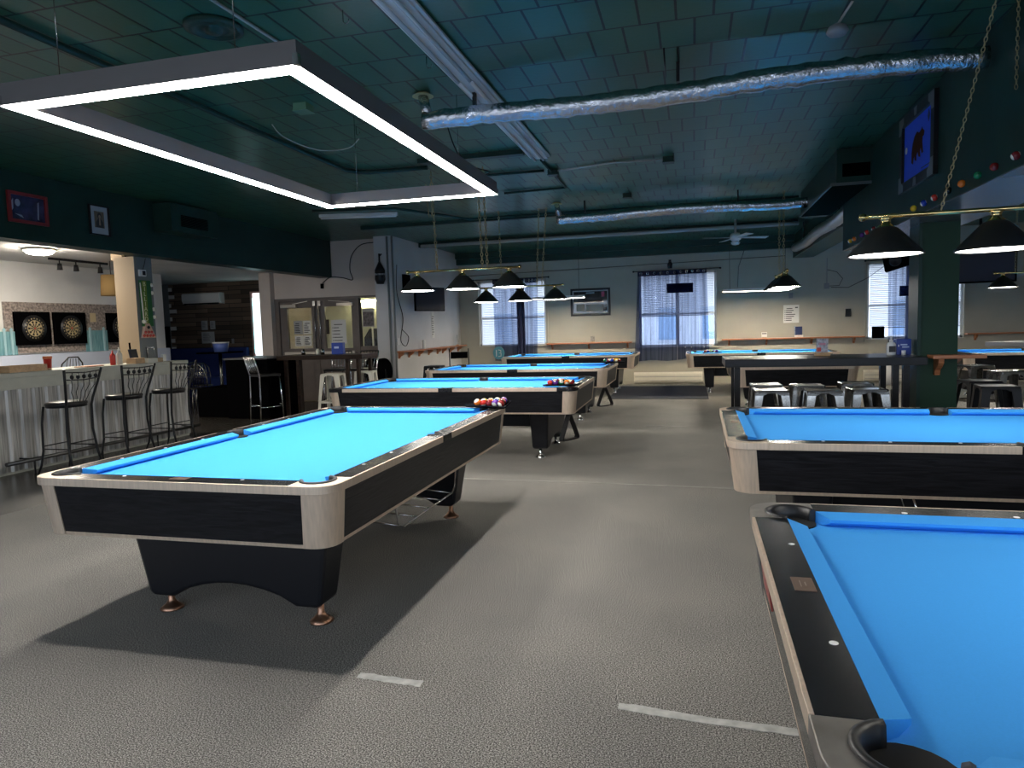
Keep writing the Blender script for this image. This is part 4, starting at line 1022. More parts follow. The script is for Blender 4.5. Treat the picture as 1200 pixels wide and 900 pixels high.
for i, (x, z, w, h, lab) in enumerate(((-11.52,1.70,.17,.22,'upper left small notice on the plank wall'),(-11.29,1.70,.14,.20,'upper right small notice on the plank wall'),(-11.44,1.40,.36,.28,'larger pale notice below two small ones on planks'))):
    t = thing('wall_notice', lab, 'notice', (x, 14.499, z), 0, 'notices on the plank wall'); MB().box(-w/2,w/2,-.008,0,-h/2,h/2).build('sheet', pbr('dim_paper', (.36,.37,.38), .7) if 'dim_paper' not in MATS else MATS['dim_paper'], t)
    mb = MB()
    for k in range(5): mb.box(-w*.38, w*(.1+.05*(k%3)), -.010, -.008, h*(.3-.14*k), h*(.34-.14*k))
    mb.build('print_lines', ink, t)
put(MB().box(-.03,.03,-.008,0,-.06,.06), 'light_switch', [grey_plastic], (-10.75,14.499,1.3), 'small switch plate on the plank wall', 'switch')
t = thing('open_sign', 'vertical neon strips in the tall bright window', 'neon sign', (-9.97, 14.43, 1.2))
for k, (dx, m) in enumerate(((-.12, neon_cyan),(-.06, neon_cyan),(.10, neon_pink))): MB().tube([(dx,0,-.2 if k < 2 else -.22),(dx,0,1.1 if k < 2 else .25)], .014, 8).build('neon_tube', m, t)
put(MB().box(-.25,.25,-.05,.05,-.85,.85), 'dark_doorway_panel', [black_matte], (-12.78,14.448,.85), 'dark doorway beside the left end of plank wall', 'door')

# ------------------------------------------------------------------ entrance corner furniture
def tall_table(loc, L, D, m, label, legs):
    t = thing('tall_table', label, 'table', loc, 0, 'long tall tables')
    MB().box(0, L, 0, D, .985, 1.062).build('tabletop', m, t, bevel=.004)
    for x, y in legs:
        MB().box(x, x+.055, y, y+.055, 0, .985).build('leg', m, t)
    return t
dark_brown = wood_grain('dark_brown_wood', (.014,.008,.006), (.035,.021,.014), .35, (2,12,12), .1, .25)
table_top_black = wood_grain('black_brown_wood', (.003,.0025,.0025), (.007,.006,.0055), .30, (2,12,12), .06, .25)
tall_table((-6.98,10.55,0), 1.62, .62, dark_brown, 'tall dark brown table in front of the entrance doors', [(.10,.06),(.34,.06),(1.28,.06),(1.48,.06),(.10,.50),(1.48,.50)])
tall_table((.30,7.13,0), 1.785, .80, table_top_black, 'long black tall table butting against the green column', [(.09,.06),(1.51,.06),(1.60,.06),(.09,.68),(1.55,.68)])
def chrome_stool(loc, rz, label):
    t = thing('bar_chair', label, 'bar chair', loc, rz, 'chrome bar chairs at the brown table')
    MB().prism([(p[0],p[1]) for p in rr(.20,.20,.04,4)], .735, .775).build('seat', seat_black, t, bevel=.008)
    for s in (-1,1):
        MB().tube([(s*.17,-.17,.735),(s*.185,-.19,.4),(s*.20,-.205,0)], .012, 8).build('leg', chrome, t)
        MB().tube([(s*.19,.27,1.08),(s*.19,.22,.9),(s*.185,.18,.74),(s*.19,.185,.4),(s*.20,.205,0)], .012, 8).build('leg', chrome, t)
    mb = MB().tube([(-.19,-.195,.25),(.19,-.195,.25)], .008, 6); mb.tube([(-.19,.19,.25),(.19,.19,.25)], .008, 6); mb.tube([(-.19,-.195,.22),(-.19,.19,.22)], .008, 6); mb.tube([(.19,-.195,.22),(.19,.19,.22)], .008, 6); mb.build('stretcher', chrome, t)
    b = MB().tube([(-.19,.27,1.08),(0,.285,1.085),(.19,.27,1.08)], .011, 6).build('back_rail', black_metal, t)
    mb = MB()
    for k in (-2,-1,0,1,2): mb.tube([(k*.065,.28,1.08),(k*.06,.21,.85),(k*.055,.175,.775)], .007, 6)
    mb.build('back_slats', chrome, b)
chrome_stool((-7.05,10.30,0), 2.6, 'chrome legged bar chair at the left end of the brown table')
chrome_stool((-6.35,11.50,0), .1, 'chrome legged bar chair behind the brown table, left one')
chrome_stool((-5.85,11.52,0), -.1, 'chrome legged bar chair behind the brown table, right one')
def metal_stool(loc, rz, H, m, label, group):
    t = thing('metal_stool', label, 'stool', loc, rz, group)
    s = .155
    mb = MB().loft([[(x,y,H-.028) for x,y,_ in rr(s+.004,s+.004,.03,4)], [(x,y,H-.004) for x,y,_ in rr(s+.004,s+.004,.03,4)], [(x,y,H) for x,y,_ in rr(s-.004,s-.004,.028,4)], [(x,y,H-.005) for x,y,_ in rr(s-.03,s-.03,.02,4)], [(x,y,H-.005) for x,y,_ in rr(.025,.012,.008,4)]])
    mb.build('seat', m, t)
    b = s + .055*(H/.76)
    for sx in (-1,1):
        for sy in (-1,1):
            mb = MB()
            # pressed sheet leg: L shaped section, tapering to the foot
            def sec(e, w, z): return [(sx*e, sy*e, z), (sx*(e-w), sy*e, z), (sx*(e-w), sy*(e-.006), z), (sx*(e-.006), sy*(e-.006), z), (sx*(e-.006), sy*(e-w), z), (sx*e, sy*(e-w), z)]
            mb.loft([sec(b, .034, 0), sec(s+.03, .050, H*.5), sec(s+.002, .075, H-.05), sec(s+.001, .135, H-.02)]); mb.build('leg', m, t)
    mb = MB(); e = s + .055*(H/.76)*.62
    for y in (-1,1): mb.box(-e+.02, e-.02, y*(e-.012)-.004, y*(e-.012)+.004, H*.36, H*.36+.028)
    for x in (-1,1): mb.box(x*(e-.012)-.004, x*(e-.012)+.004, -e+.02, e-.02, H*.36, H*.36+.028)
    mb.build('brace', m, t)
    return t
gs = 'steel stools at the long black table'
for x, y, rz, lab in ((.735,7.29,.02,'front left steel stool under the long black table'),(1.215,7.26,-.02,'front middle steel stool under the long black table'),(1.625,7.36,.05,'front right steel stool under the long black table'),
                      (.75,7.90,0,'back left steel stool under the long black table'),(1.145,7.78,.03,'back middle steel stool under the long black table'),(1.66,8.02,-.04,'back right steel stool under the long black table')):
    metal_stool((x, y, 0), rz, .755, steel, lab, gs)
metal_stool((-5.84,10.42,0), .1, .76, cream_metal, 'cream metal stool in front of brown table, left one', 'cream stools at the brown table')
metal_stool((-5.50,10.95,0), .2, .76, cream_metal, 'cream metal stool at the right end of brown table', 'cream stools at the brown table')
gp = 'stools by the pub table on the right'
metal_stool((3.66,10.55,0), .25, .76, steel, 'steel stool under the grey pub table, left one', gp)
metal_stool((3.60,9.40,0), .1, .76, steel, 'steel stool under the grey pub table, right one', gp)
metal_stool((2.86,8.15,0), .15, .76, black_metal, 'black metal stool behind, just right of the green column', gp)
metal_stool((2.80,7.55,0), -.1, .76, black_metal, 'black metal stool in front, right of the green column', gp)
metal_stool((-4.75,12.3,0), 0, .76, black_metal, 'black metal stool at left wall beyond the second table', 'black stools')
t = thing('pub_table', 'grey square topped pub table at the right photo edge', 'table', (4.16, 9.9, 0), .5)
MB().box(-.42,.42,-.42,.42,1.03,1.085).build('tabletop', grey_plastic, t, bevel=.004); MB().tube([(0,0,.02),(0,0,1.03)], .035, 12).build('post', black_metal, t); MB().box(-.25,.25,-.25,.25,0,.02).build('base', black_metal, t)
# items on the tables
t = thing('napkin_box', 'blue box on the brown table before the entrance doors', 'box', (-5.95, 10.85, 1.063), .2)
MB().box(-.10,.10,-.07,.07,0,.20).build('box_body', tissue_blue, t, bevel=.006); MB().box(-.05,.03,-.073,-.07,.10,.135).build('label_patch', pbr('pale_blue_label', (.45,.55,.8), .5), t)
for x, y, lab, m in ((-6.6,10.8,'small clear jar on the brown table, left one',steel),(-6.35,10.85,'small jar on the brown table, middle one',ivory),(-6.2,10.75,'small jar on the brown table nearest the blue box',steel)):
    put(MB().lathe([(.0005,0),(.035,0),(.037,.07),(.025,.085),(.025,.10),(.0005,.10)], (0,0,0), 14), 'condiment_jar', [m], (x,y,1.063), lab, 'jar', group='jars on the brown table')
t = thing('soap_dispenser', 'clear pump bottle of sanitizer on the long black table', 'bottle', (1.880, 7.54, 1.063))
MB().lathe([(.0005,0),(.040,0),(.043,.02),(.043,.10),(.03,.125),(.0005,.125)], (0,0,0), 18).build('bottle_body', pbr('clear_gel', (.70,.72,.74), .15), t)
MB().lathe([(.018,.125),(.018,.15),(.008,.15),(.008,.175),(.0005,.175)], (0,0,0), 14).box(-.035,.012,-.008,.008,.175,.188).build('pump', white_plastic, t)
MB().box(-.03,.03,-.046,-.0425,.03,.09).build('label_patch', ink, t)
t = thing('tissue_box', 'blue tissue box with white lettering beside the pump bottle', 'box', (1.978, 7.62, 1.063))
MB().box(-.045,.085,-.06,.06,0,.155).build('box_body', tissue_blue, t, bevel=.004)
MB().box(-.03,-.022,-.0625,-.06,.08,.10).build('logo_mark', white_plastic, t)
MB().box(-.010,.050,-.0625,-.06,.093,.106).build('lettering', pbr('pale_lettering', (.42,.52,.75), .5), t)
MB().box(.004,.066,-.0625,-.06,.070,.083).build('lettering', MATS['pale_lettering'], t)
put(MB().lathe([(.0005,0),(.018,0),(.020,.045),(.018,.045),(.016,.005),(.0005,.005)], (0,0,0), 14), 'small_cup', [white_plastic], (1.985, 7.52, 1.063), 'small white cup in front of the blue tissue box', 'cup')
t = thing('table_card', 'upright menu card in a wooden base on the black table', 'menu card', (1.262, 7.60, 1.063), .08)
MB().box(-.072,.072,-.03,.03,0,.035).build('base', light_wood, t, bevel=.004); MB().box(-.055,.055,-.006,.006,.035,.175).build('card', pbr('grey_card', (.33,.33,.38), .4, noise=(40,.4)), t)
MB().box(-.052,-.012,-.009,-.006,.045,.085).build('red_print', red_plastic, t); MB().box(-.03,.03,-.009,-.006,.11,.13).build('pink_print', pbr('pink_print', (.5,.2,.28), .5), t)

# ------------------------------------------------------------------ drink shelves with brackets
def bracket(mb, x, depth, face):
    P = [(0,0),(0,-.125),(-.03,-.125),(-.045,-.085),(-.085,-.065),(-.12,-.035),(-.125,0)]
    if face == 'y': mb.loft([[(x-.02, y, z) for y, z in P], [(x+.02, y, z) for y, z in P]])
    else: mb.loft([[(-y, x-.02, z) for y, z in P], [(-y, x+.02, z) for y, z in P]])
def shelf(loc, L, xs, label, face='y', D=.19):
    t = thing('drink_shelf', label, 'shelf', loc, 0, 'wooden drink shelves')
    if face == 'y': MB().box(0, L, -D, -.001, 0, .032).build('board', shelf_wood, t, bevel=.004)
    else: MB().box(.001, D, 0, L, 0, .032).build('board', shelf_wood, t, bevel=.004)
    for x in xs:
        mb = MB(); bracket(mb, x, D, face); mb.build('bracket', shelf_wood, t, bevel=.003)
    return t
shelf((-3.47,16.749,.99), 2.06, [.12,1.02,1.95], 'long wooden drink shelf between the left and middle windows')
shelf((.62,16.749,1.0), 3.0, [.17,.98,1.93,2.80], 'long wooden drink shelf between the middle and right windows')
shelf((5.58,16.749,1.01), 2.5, [.20,1.15,2.1], 'wooden drink shelf at the right photo edge beyond the column')
shelf((-5.729,12.72,1.0), 3.95, [.15,.65,1.2,1.75,2.3,2.65,3.2,3.75], 'wooden drink shelf along the grey left wall', 'x')
t = thing('drink_shelf', 'short wooden shelf wrapped round the green column', 'shelf', (2.26, 7.59, 1.035), 0, 'wooden drink shelves')
mb = MB().box(-.10, .34, -.36, -.172, 0, .034); mb.box(.162, .34, -.172, .36, 0, .034); mb.build('board', shelf_wood, t, bevel=.004)
mb = MB(); bracket(mb, 0, 0, 'y'); o = mb.build('bracket', shelf_wood, t, bevel=.003); o.location = (-.02,-.172,0); o.scale = (1.2,1.2,1.3)
mb = MB(); bracket(mb, 0, 0, 'x'); o = mb.build('bracket', shelf_wood, t, bevel=.003); o.location = (.162,.1,0)
SZ = 1.023
t = thing('card_stand', 'small black and white card stand on left far shelf', 'card stand', (-2.35,16.66,SZ)); MB().box(-.05,.05,-.02,.02,0,.02).build('base', light_wood, t); MB().box(-.05,.05,-.006,.006,.02,.15).build('card', pbr('mixed_card', (.22,.22,.2), .5, noise=(40,.3)), t)
t = thing('card_stand', 'small pale card stand on the right far shelf', 'card stand', (1.55,16.66,SZ+.01)); MB().box(-.05,.05,-.02,.02,0,.02).build('base', light_wood, t); MB().box(-.06,.06,-.006,.006,.02,.13).build('card', paper, t); MB().box(-.05,.05,-.009,-.006,.09,.11).build('print_bar', ink, t)
t = thing('card_stand', 'dark blue card stand beside the pale one on shelf', 'card stand', (2.28,16.66,SZ+.01)); MB().box(-.09,.09,-.02,.02,0,.05).build('base', paper, t); MB().box(-.075,.07,-.008,.008,.05,.24).build('card', navy, t); MB().box(-.095,-.075,-.008,.008,.0,.26).build('edge', steel, t)
t = thing('menu_card', 'small dark card on the far end of left wall shelf', 'menu card', (-5.63,16.2,1.033), .4); MB().box(-.03,.03,-.05,.05,0,.02).build('base', shelf_wood, t); MB().box(-.006,.006,-.05,.05,.02,.26).build('card', MATS['dim_paper'], t)
put(MB().lathe([(.0005,0),(.035,0),(.035,.17),(.028,.19),(.0005,.19)], (0,0,0), 14), 'paper_towel_roll', [paper], (-5.63,14.0,1.033), 'small white roll on the left wall shelf', 'roll')
def notice(loc, w, h, rz, label, m=paper, lines=7, logo=True, group=None):
    t = thing('wall_notice', label, 'notice', loc, rz, group); MB().box(-w/2,w/2,-.006,0,-h/2,h/2).build('sheet', m, t)
    rnd = random.Random(len(label)); mb = MB()
    for k in range(lines):
        z = h*(.30-.66*k/max(1,lines-1)); x0 = -w*.34 if k else -w*.30; mb.box(x0, x0+w*rnd.uniform(.35,.68), -.008, -.006, z-.008, z+.008)
        if k: mb.box(-w*.42, -w*.38, -.008, -.006, z-.010, z+.010)
    if logo: mb.box(w*.25, w*.42, -.008, -.006, h*.32, h*.38)
    mb.build('print_lines', ink, t); return t
notice((2.13,16.749,1.56), .33, .40, 0, 'white rules notice on the far wall over the shelf')
notice((-5.729,14.83,1.55), .18, .60, PI/2, 'tall narrow white notice on the grey left wall', lines=9, logo=False)
for x, z, w, h, m, lab in ((-8.06,1.56,.20,.28,MATS['dim_paper'],'upper left sheet on the left door glass'),(-7.85,1.56,.18,.28,paper,'upper right sheet with a symbol on the left door glass'),(-8.05,1.28,.20,.22,paper,'lower left sheet on the left door glass'),(-7.85,1.28,.18,.22,paper,'lower right sheet on the left door glass'),(-7.12,1.45,.34,.50,paper,'large white poster on the right door glass'),(-7.37,1.56,.07,.30,dark_brown,'narrow dark leaflet on the right door glass')):
    notice((x, 13.044, z), w, h, 0, lab, m, 6, False, 'sheets on the entrance doors')
t = thing('poster', 'dark photo poster seen behind the narrow side glass', 'poster', (-6.44,13.044,1.72)); MB().box(-.13,.13,-.006,0,-.19,.19).build('sheet', MATS['dim_paper'], t); MB().box(-.115,.12,-.008,-.006,-.17,.12).build('photo', pbr('dark_photo', (.07,.06,.075), .4, noise=(20,.2)), t)
t = thing('lobby_tube_light', 'warm tube light inside the lobby behind side glass', 'light', (-7.13,14.40,2.13)); MB().box(-.33,.33,-.03,.03,.02,.05).build('housing', white_plastic, t); MB().tube([(-.32,0,0),(.32,0,0)], .03, 10).build('tube', warm_tube, t)
t = thing('coat_rack', 'dark coats hanging in the lobby behind side glass', 'coat', (-6.98,14.30,1.0)); MB().loft([[(-.2,-.06,-.5),(.3,-.06,-.5),(.3,.06,-.5),(-.2,.06,-.5)],[(-.17,-.06,.3),(.3,-.06,.3),(.3,.06,.3),(-.17,.06,.3)],[(-.05,-.03,.5),(.25,-.03,.5),(.25,.03,.5),(-.05,.03,.5)]]).build('coat', black_matte, t); MB().tube([(.06,-.08,-1.0),(.05,-.08,.55)], .02, 8).build('pole', white_plastic, t)
framed('framed_picture', 'black framed wide picture on the far wall between windows', (-2.40,16.749,1.99), 'y-', .96, .66, .05, .03, black_metal,
  [('print', pic_glass, [(-.44,.44,-.29,.29,.008)]), ('mat_edge', MATS['dim_paper'], [(-.43,-.405,-.28,.28,.011),(.405,.43,-.28,.28,.011),(-.405,.405,.255,.28,.011),(-.405,.405,-.28,-.255,.011)]),
   ('title_mark', grey_plastic, [(-.10,.10,.20,.235,.012)]), ('red_mark', pbr('pink_red_mark', (.55,.06,.12), .5), [(.27,.34,.12,.24,.012)]), ('pale_patch', pbr('print_grey', (.15,.145,.12), .5), [(-.34,-.14,-.22,-.05,.012),(-.1,.3,-.22,-.06,.011)])])
put(MB().box(-.055,.055,-.05,0,-.085,.085), 'wall_dispenser', [black_metal], (3.30,16.749,1.55), 'small black box on far wall left of the right window', 'dispenser', bevel=.004)
put(MB().box(-.045,.045,-.04,0,-.06,.06), 'thermostat', [grey_plastic], (2.12,16.749,1.97), 'small grey thermostat on far wall above the rules notice', 'thermostat', bevel=.004)
t = thing('wall_outlet', 'junction box with a loop of cable high on far wall', 'socket', (2.86,16.749,2.15)); MB().box(-.05,.05,-.05,0,-.06,.06).build('box', grey_plastic, t); MB().tube([(0,-.03,.06),(0,-.03,.62)], .008, 6).build('conduit', grey_plastic, t); MB().tube([(.03,-.03,.0),(.25,-.04,.0),(.32,-.04,.15),(.2,-.04,.3),(.0,-.03,.36)], .006, 6).build('cable', black_metal, t)
pipe([(2.95,16.73,2.12),(3.3,16.73,2.10),(3.7,16.73,2.30),(4.3,16.73,2.75)], .006, 'thin cable sagging along the far wall to the right window', black_metal, 'cable', 'cable')
pipe([(-5.6,16.735,2.75),(-2.0,16.735,2.80),(2.0,16.735,2.86)], .006, 'thin dark cable strung along the far wall under the header', black_metal, 'cable', 'cable')
# left wall screen, conduits, cables
t = thing('wall_television', 'dark flat television on a bracket on the grey left wall', 'television', (-5.42, 13.85, 2.08), PI/2-.45)
MB().box(-.42,.42,-.05,.0,-.25,.25).build('casing', black_matte, t, bevel=.006); MB().box(-.40,.40,-.054,-.05,-.23,.23).build('screen', screen, t)
MB().box(-.08,.08,0,.22,-.08,.08).build('wall_bracket', black_metal, t)
put(MB().box(0,.05,-.16,.16,-.16,.16), 'cable_box', [black_matte], (-5.728,13.36,2.42), 'black box on the wall behind the television', 'box')
pipe([(-5.69,12.68,3.28),(-5.69,12.68,.05)], .022, 'grey vertical conduit on the pillar corner', pillar_grey, 'conduit')
pipe([(-5.80,12.69,3.28),(-5.80,12.69,.05)], .022, 'grey vertical conduit on the pillar face', pillar_grey, 'conduit')
pipe(smooth_path([(-5.722,12.95,2.75),(-5.722,12.9,2.2),(-5.722,13.15,1.7),(-5.722,13.0,1.25),(-5.722,13.25,1.12),(-5.722,13.4,1.3),(-5.722,13.1,1.45)]), .007, 'black cables dangling on the grey left wall', black_metal, 'cable', 'cable')
put(MB().box(0,.035,-.05,.05,-.07,.07), 'wall_outlet', [white_plastic], (-5.728,12.83,1.22), 'white wall outlet above the left wall shelf', 'socket', bevel=.003)
t = thing('wall_lantern', 'black lantern hung on the pale pillar by the doors', 'wall lamp', (-5.94, 12.62, 2.55))
MB().tube([(0,0,.40),(0,0,.22)], .018, 8).lathe([(.02,.24),(.10,.08),(.10,.02),(.0005,.0)], (0,0,0), 16).build('lantern_hood', black_metal, t)
MB().lathe([(.085,.01),(.095,-.08),(.06,-.16),(.0005,-.17)], (0,0,0), 16).build('lens', pbr('glassy_grey', (.5,.5,.48), .1, noise=(30,.2)), t); MB().lathe([(.10,-.02),(.105,-.1),(.07,-.19),(.05,-.19),(.08,-.1)], (0,0,0), 10, cap=False).build('cage', black_metal, t); MB().tube([(0,0,.35),(0,.098,.40)], .015, 6).build('arm', black_metal, t)
t = thing('drum_fan', 'black drum fan on a stand beside the pale pillar', 'fan', (-5.82, 12.1, .68), -.55)
MB().lathe([(.24,-.17),(.25,-.15),(.235,0),(.245,.15),(.24,.17),(.215,.17),(.215,-.17)], (0,0,0), 28, axis='y', cap=False).build('drum', black_matte, t)
g = MB()
for r_ in (.06,.11,.16,.205): g.tube([(r_*math.cos(2*PI*k/24), -.165, r_*math.sin(2*PI*k/24)) for k in range(24)], .004, 5, closed=True)
for k in range(8): g.tube([(0,-.165,0),(.22*math.cos(PI*k/4),-.165,.22*math.sin(PI*k/4))], .004, 5)
g.build('grille', black_metal, t); MB().lathe([(.07,-.10),(.07,.10)], (0,0,0), 16, axis='y').build('motor_hub', black_metal, t)
for k in range(4):
    a = PI/2*k; MB().hexa([(.05*math.cos(a)-.02,-.02,.05*math.sin(a)-.02),(.05*math.cos(a)+.02,-.01,.05*math.sin(a)-.02),(.2*math.cos(a)+.04,.01,.2*math.sin(a)-.04),(.2*math.cos(a)-.04,-.02,.2*math.sin(a)-.04)], [(.05*math.cos(a)-.02,-.015,.05*math.sin(a)+.02),(.05*math.cos(a)+.02,-.005,.05*math.sin(a)+.02),(.2*math.cos(a)+.04,.015,.2*math.sin(a)+.04),(.2*math.cos(a)-.04,-.015,.2*math.sin(a)+.04)]).build('blade', grey_plastic, t)
mb = MB().tube([(-.26,0,0),(-.28,0,-.30),(-.28,-.2,-.665),(-.28,.2,-.665),(-.28,0,-.30)], .016, 8); mb.tube([(.26,0,0),(.28,0,-.30),(.28,-.2,-.665),(.28,.2,-.665),(.28,0,-.30)], .016, 8); mb.tube([(-.28,0,-.30),(.28,0,-.30)], .016, 8); mb.build('stand', black_metal, t)
t = thing('folding_chair', 'black folding chair by the left wall beyond the third table', 'chair', (-4.35,12.7,0), .5)
MB().box(-.2,.2,-.2,.2,.44,.47).build('seat', black_matte, t, bevel=.008); MB().box(-.17,.17,.20,.225,.86,.99).build('backrest', black_matte, t, bevel=.006)
for s in (-1,1): MB().tube([(s*.19,.23,1.05),(s*.19,.19,.5),(s*.2,-.22,0)], .012, 6).build('leg', black_metal, t); MB().tube([(s*.2,-.18,.45),(s*.2,.24,0)], .012, 6).build('leg', black_metal, t)
# far wall heaters, bin
for x0, x1, lab in ((-1.38,.20,'cream baseboard heater under the middle far window'),(3.62,5.4,'cream baseboard heater under the right far window')):
    t = thing('baseboard_heater', lab, 'heater', (x0,16.734,.03), 0, 'baseboard heaters'); L_ = x1-x0
    MB().loft([[(0,0,0),(0,-.05,0),(0,-.075,.04),(0,-.075,.20),(0,-.045,.25),(0,0,.25)], [(L_,0,0),(L_,-.05,0),(L_,-.075,.04),(L_,-.075,.20),(L_,-.045,.25),(L_,0,.25)]]).build('cover', cream_metal, t); MB().box(.02,L_-.02,-.078,-.074,.14,.15).box(.02,L_-.02,-.078,-.074,.06,.068).build('vent_slot', grey_plastic, t)
t = thing('waste_bin', 'white waste bin against the far wall below right window', 'bin', (3.98,16.2,0)); mb = MB().lathe([(.0005,.005),(.14,.005),(.17,.62),(.16,.62),(.13,.02),(.0005,.02)], (0,0,0), 24); mb.build('bin_body', white_plastic, t); MB().lathe([(.173,.60),(.178,.63),(.165,.635)], (0,0,0), 24, cap=False).build('rim', white_plastic, t)
# loudspeaker by the right window
t = thing('loudspeaker', 'black loudspeaker tilted on a pole before the right window', 'loudspeaker', (3.14, 12.0, 2.33), -.3)
MB().hexa([(-.24,-.14,-.20),(.24,-.14,-.06),(.24,.14,-.06),(-.24,.14,-.20)], [(-.28,-.12,.02),(.22,-.12,.17),(.22,.12,.17),(-.28,.12,.02)]).build('cabinet', black_matte, t, bevel=.012)
MB().lathe([(.085,-.145),(.09,-.155),(.07,-.15),(.0005,-.14)], (-.10,0,-.04), 20, axis='y', cap=False).build('driver', black_metal, t)
MB().tube([(.15,.05,.1),(.15,.1,.969)], .018, 8).build('pole', black_metal, t)

# ------------------------------------------------------------------ blinds and curtains on the far windows
def blind(x0, x1, z0, z1, label, slant=0.):
    t = thing('window_blind', label, 'blind', ((x0+x1)/2,16.775,z1), 0, 'slatted window blinds'); h = (x1-x0)/2; n = int((z1-z0)/.042)
    MB().box(-h,h,-.015,.02,-.03,0).build('headrail', white_plastic, t); mb = MB()
    for k in range(n):
        z = -.05-.042*k; mb.quad([(-h+.01,-.014,z-.014),(h-.01,-.014,z-.014+slant*k/n),(h-.01,.014,z+.014+slant*k/n),(-h+.01,.014,z+.014)])
    mb.build('slats', blind_white, t, recalc=False)
    MB().box(-h,h,-.012,.012,z0-z1-.03,z0-z1-.01).build('bottom_rail', white_plastic, t)
blind(-5.17,-4.16,1.02,2.58,'white slatted blind in left half of left window'); blind(-4.08,-3.55,1.0,2.58,'white slatted blind in right half of left window')
blind(-1.19,.47,1.62,2.6,'white slatted blind lowered halfway in the middle window', .05)
blind(3.73,4.46,1.22,2.6,'white slatted blind in left half of right window'); blind(4.54,5.51,1.22,2.6,'white slatted blind in right half of right window')
def curtain(x0t, x1t, x0b, x1b, z0, z1, label, m, waves, seed, y=16.66):
    rnd = random.Random(seed); t = thing('curtain', label, 'curtain', ((x0t+x1t)/2, y, z1), 0, 'navy curtains on the far windows'); cx = (x0t+x1t)/2
    mb = MB(); NX, NZ = waves*8, 14; rows = []
    for j in range(NZ+1):
        f = j/NZ; row = []
        for i in range(NX+1):
            u = i/NX; x = (x0t+(x1t-x0t)*u)*(1-f)+(x0b+(x1b-x0b)*u)*f
            a = .022+.012*f; yy = a*math.sin(2*PI*waves*u+.4*math.sin(3*f+seed))+.006*math.sin(11*u+5*f)
            row.append((x-cx, yy, -(z1-z0)*f + (.012*math.sin(9*u+seed) if j == NZ else 0)))
        rows.append(row)
    mb.loft(rows, cap0=False, cap1=False, closed=False, smooth=True); mb.build('panel', m, t, recalc=False)
    mb = MB(); NXh = waves*8; r0, r1 = [], []
    for i in range(NXh+1):
        u = i/NXh; x = x0t+(x1t-x0t)*u-cx; yy = -.004+.022*math.sin(2*PI*waves*u+.4*math.sin(seed)); r0.append((x,yy,.02)); r1.append((x,yy,-.085))
    mb.loft([r0,r1], cap0=False, cap1=False, closed=False, smooth=True); hd = mb.build('heading_band', navy_dark, t, recalc=False)
    mb = MB()
    for k in range(waves):
        x = x0t+(x1t-x0t)*(k+.5)/waves-cx; mb.tube([(x+.024*math.cos(2*PI*q/12), -.034, -.03+.024*math.sin(2*PI*q/12)) for q in range(12)], .007, 5, closed=True)
    mb.build('eyelets', chrome, hd)
    return t
curtain(-4.82,-4.16,-4.80,-4.14,.60,2.60,'sheer navy curtain panel, left one on the left window', navy_sheer, 5, 1)
curtain(-4.00,-3.68,-4.04,-3.72,.62,2.60,'sheer navy curtain panel at right on the left window', navy_sheer, 4, 2)
curtain(-4.20,-4.0,-4.18,-3.98,.60,2.59,'dense navy curtain fold in the middle of left window', navy_dark, 2, 3, 16.57)
curtain(-1.26,-.34,-1.36,-.38,.56,2.63,'sheer navy curtain, left panel on the middle window', navy_sheer, 6, 4)
curtain(-.34,.30,-.36,.36,.58,2.64,'sheer navy curtain, right panel on the middle window', navy_sheer, 5, 5, 16.67)
curtain(4.06,4.98,4.08,5.0,.45,2.62,'sheer navy curtain panel on the right window', navy_sheer, 6, 6, 16.60)
for x0, x1, z, lab in ((-5.32,-3.40,2.63,'dark curtain rod over the left far window'),(-1.36,.60,2.655,'dark curtain rod over the middle far window'),(3.62,5.62,2.655,'dark curtain rod over the right far window')):
    t = thing('curtain_rod', lab, 'curtain rod', ((x0+x1)/2,16.66,z), 0, 'curtain rods'); h = (x1-x0)/2
    mb = MB().tube([(-h,0,0),(h,0,0)], .010, 8); mb.build('rod', black_metal, t)
    for s in (-1,1): MB().sphere((s*h,0,0), .022, 10, 7).tube([(s*(h-.05),0,0),(s*(h-.05),.089,0)], .008, 6).build('finial', black_metal, t)
put(MB().box(-.30,.30,-.02,.02,-.11,.11), 'window_sign', [black_matte], (-.30,16.725,2.24), 'dark rectangular sign hanging behind the middle curtain', 'sign')
put(MB().box(-.30,.30,-.02,.02,-.11,.11), 'window_sign', [black_matte], (4.62,16.725,1.98), 'dark rectangular sign behind the right window curtain', 'sign')
put(MB().box(-.12,.12,-.03,.03,-.13,.13), 'window_box', [black_matte], (3.90,16.70,1.10), 'dark panel at lower left of the right window', 'panel')
put(MB().box(-.11,.11,-.01,.01,-.30,.30), 'window_poster', [paper], (5.08,16.66,1.55), 'pale printed poster beside the curtain by green column', 'poster')
t = thing('projector_lamp', 'small dark spotlight fixed above the middle window', 'spotlight', (-.52,16.68,2.80)); MB().lathe([(.05,-.10),(.06,.0),(.03,.05),(.0005,.06)], (0,0,0), 14).build('head', black_metal, t); MB().box(-.03,.03,.0,.069,.03,.10).build('mount', black_metal, t)

put(MB().box(-1.2,.70,-1.38,1.38,0,.004), 'carpet_strip', [pbr('slate_carpet', (.055,.058,.070), .95, noise=(160,.5), spec=.05)], (-.43,14.75,.0005), 'dark slate carpet strip on the floor before the middle far window', 'carpet')
t = thing('wall_television', 'black television hung behind the far right hanging light', 'television', (5.02, 14.4, 2.33), -.2)
MB().box(-.55,.55,-.04,.04,-.33,.33).build('casing', black_matte, t, bevel=.006); MB().box(-.52,.52,-.044,-.04,-.30,.30).build('screen', screen, t); MB().tube([(0,.02,.3),(0,.02,.969)], .025, 8).build('ceiling_pole', black_metal, t)
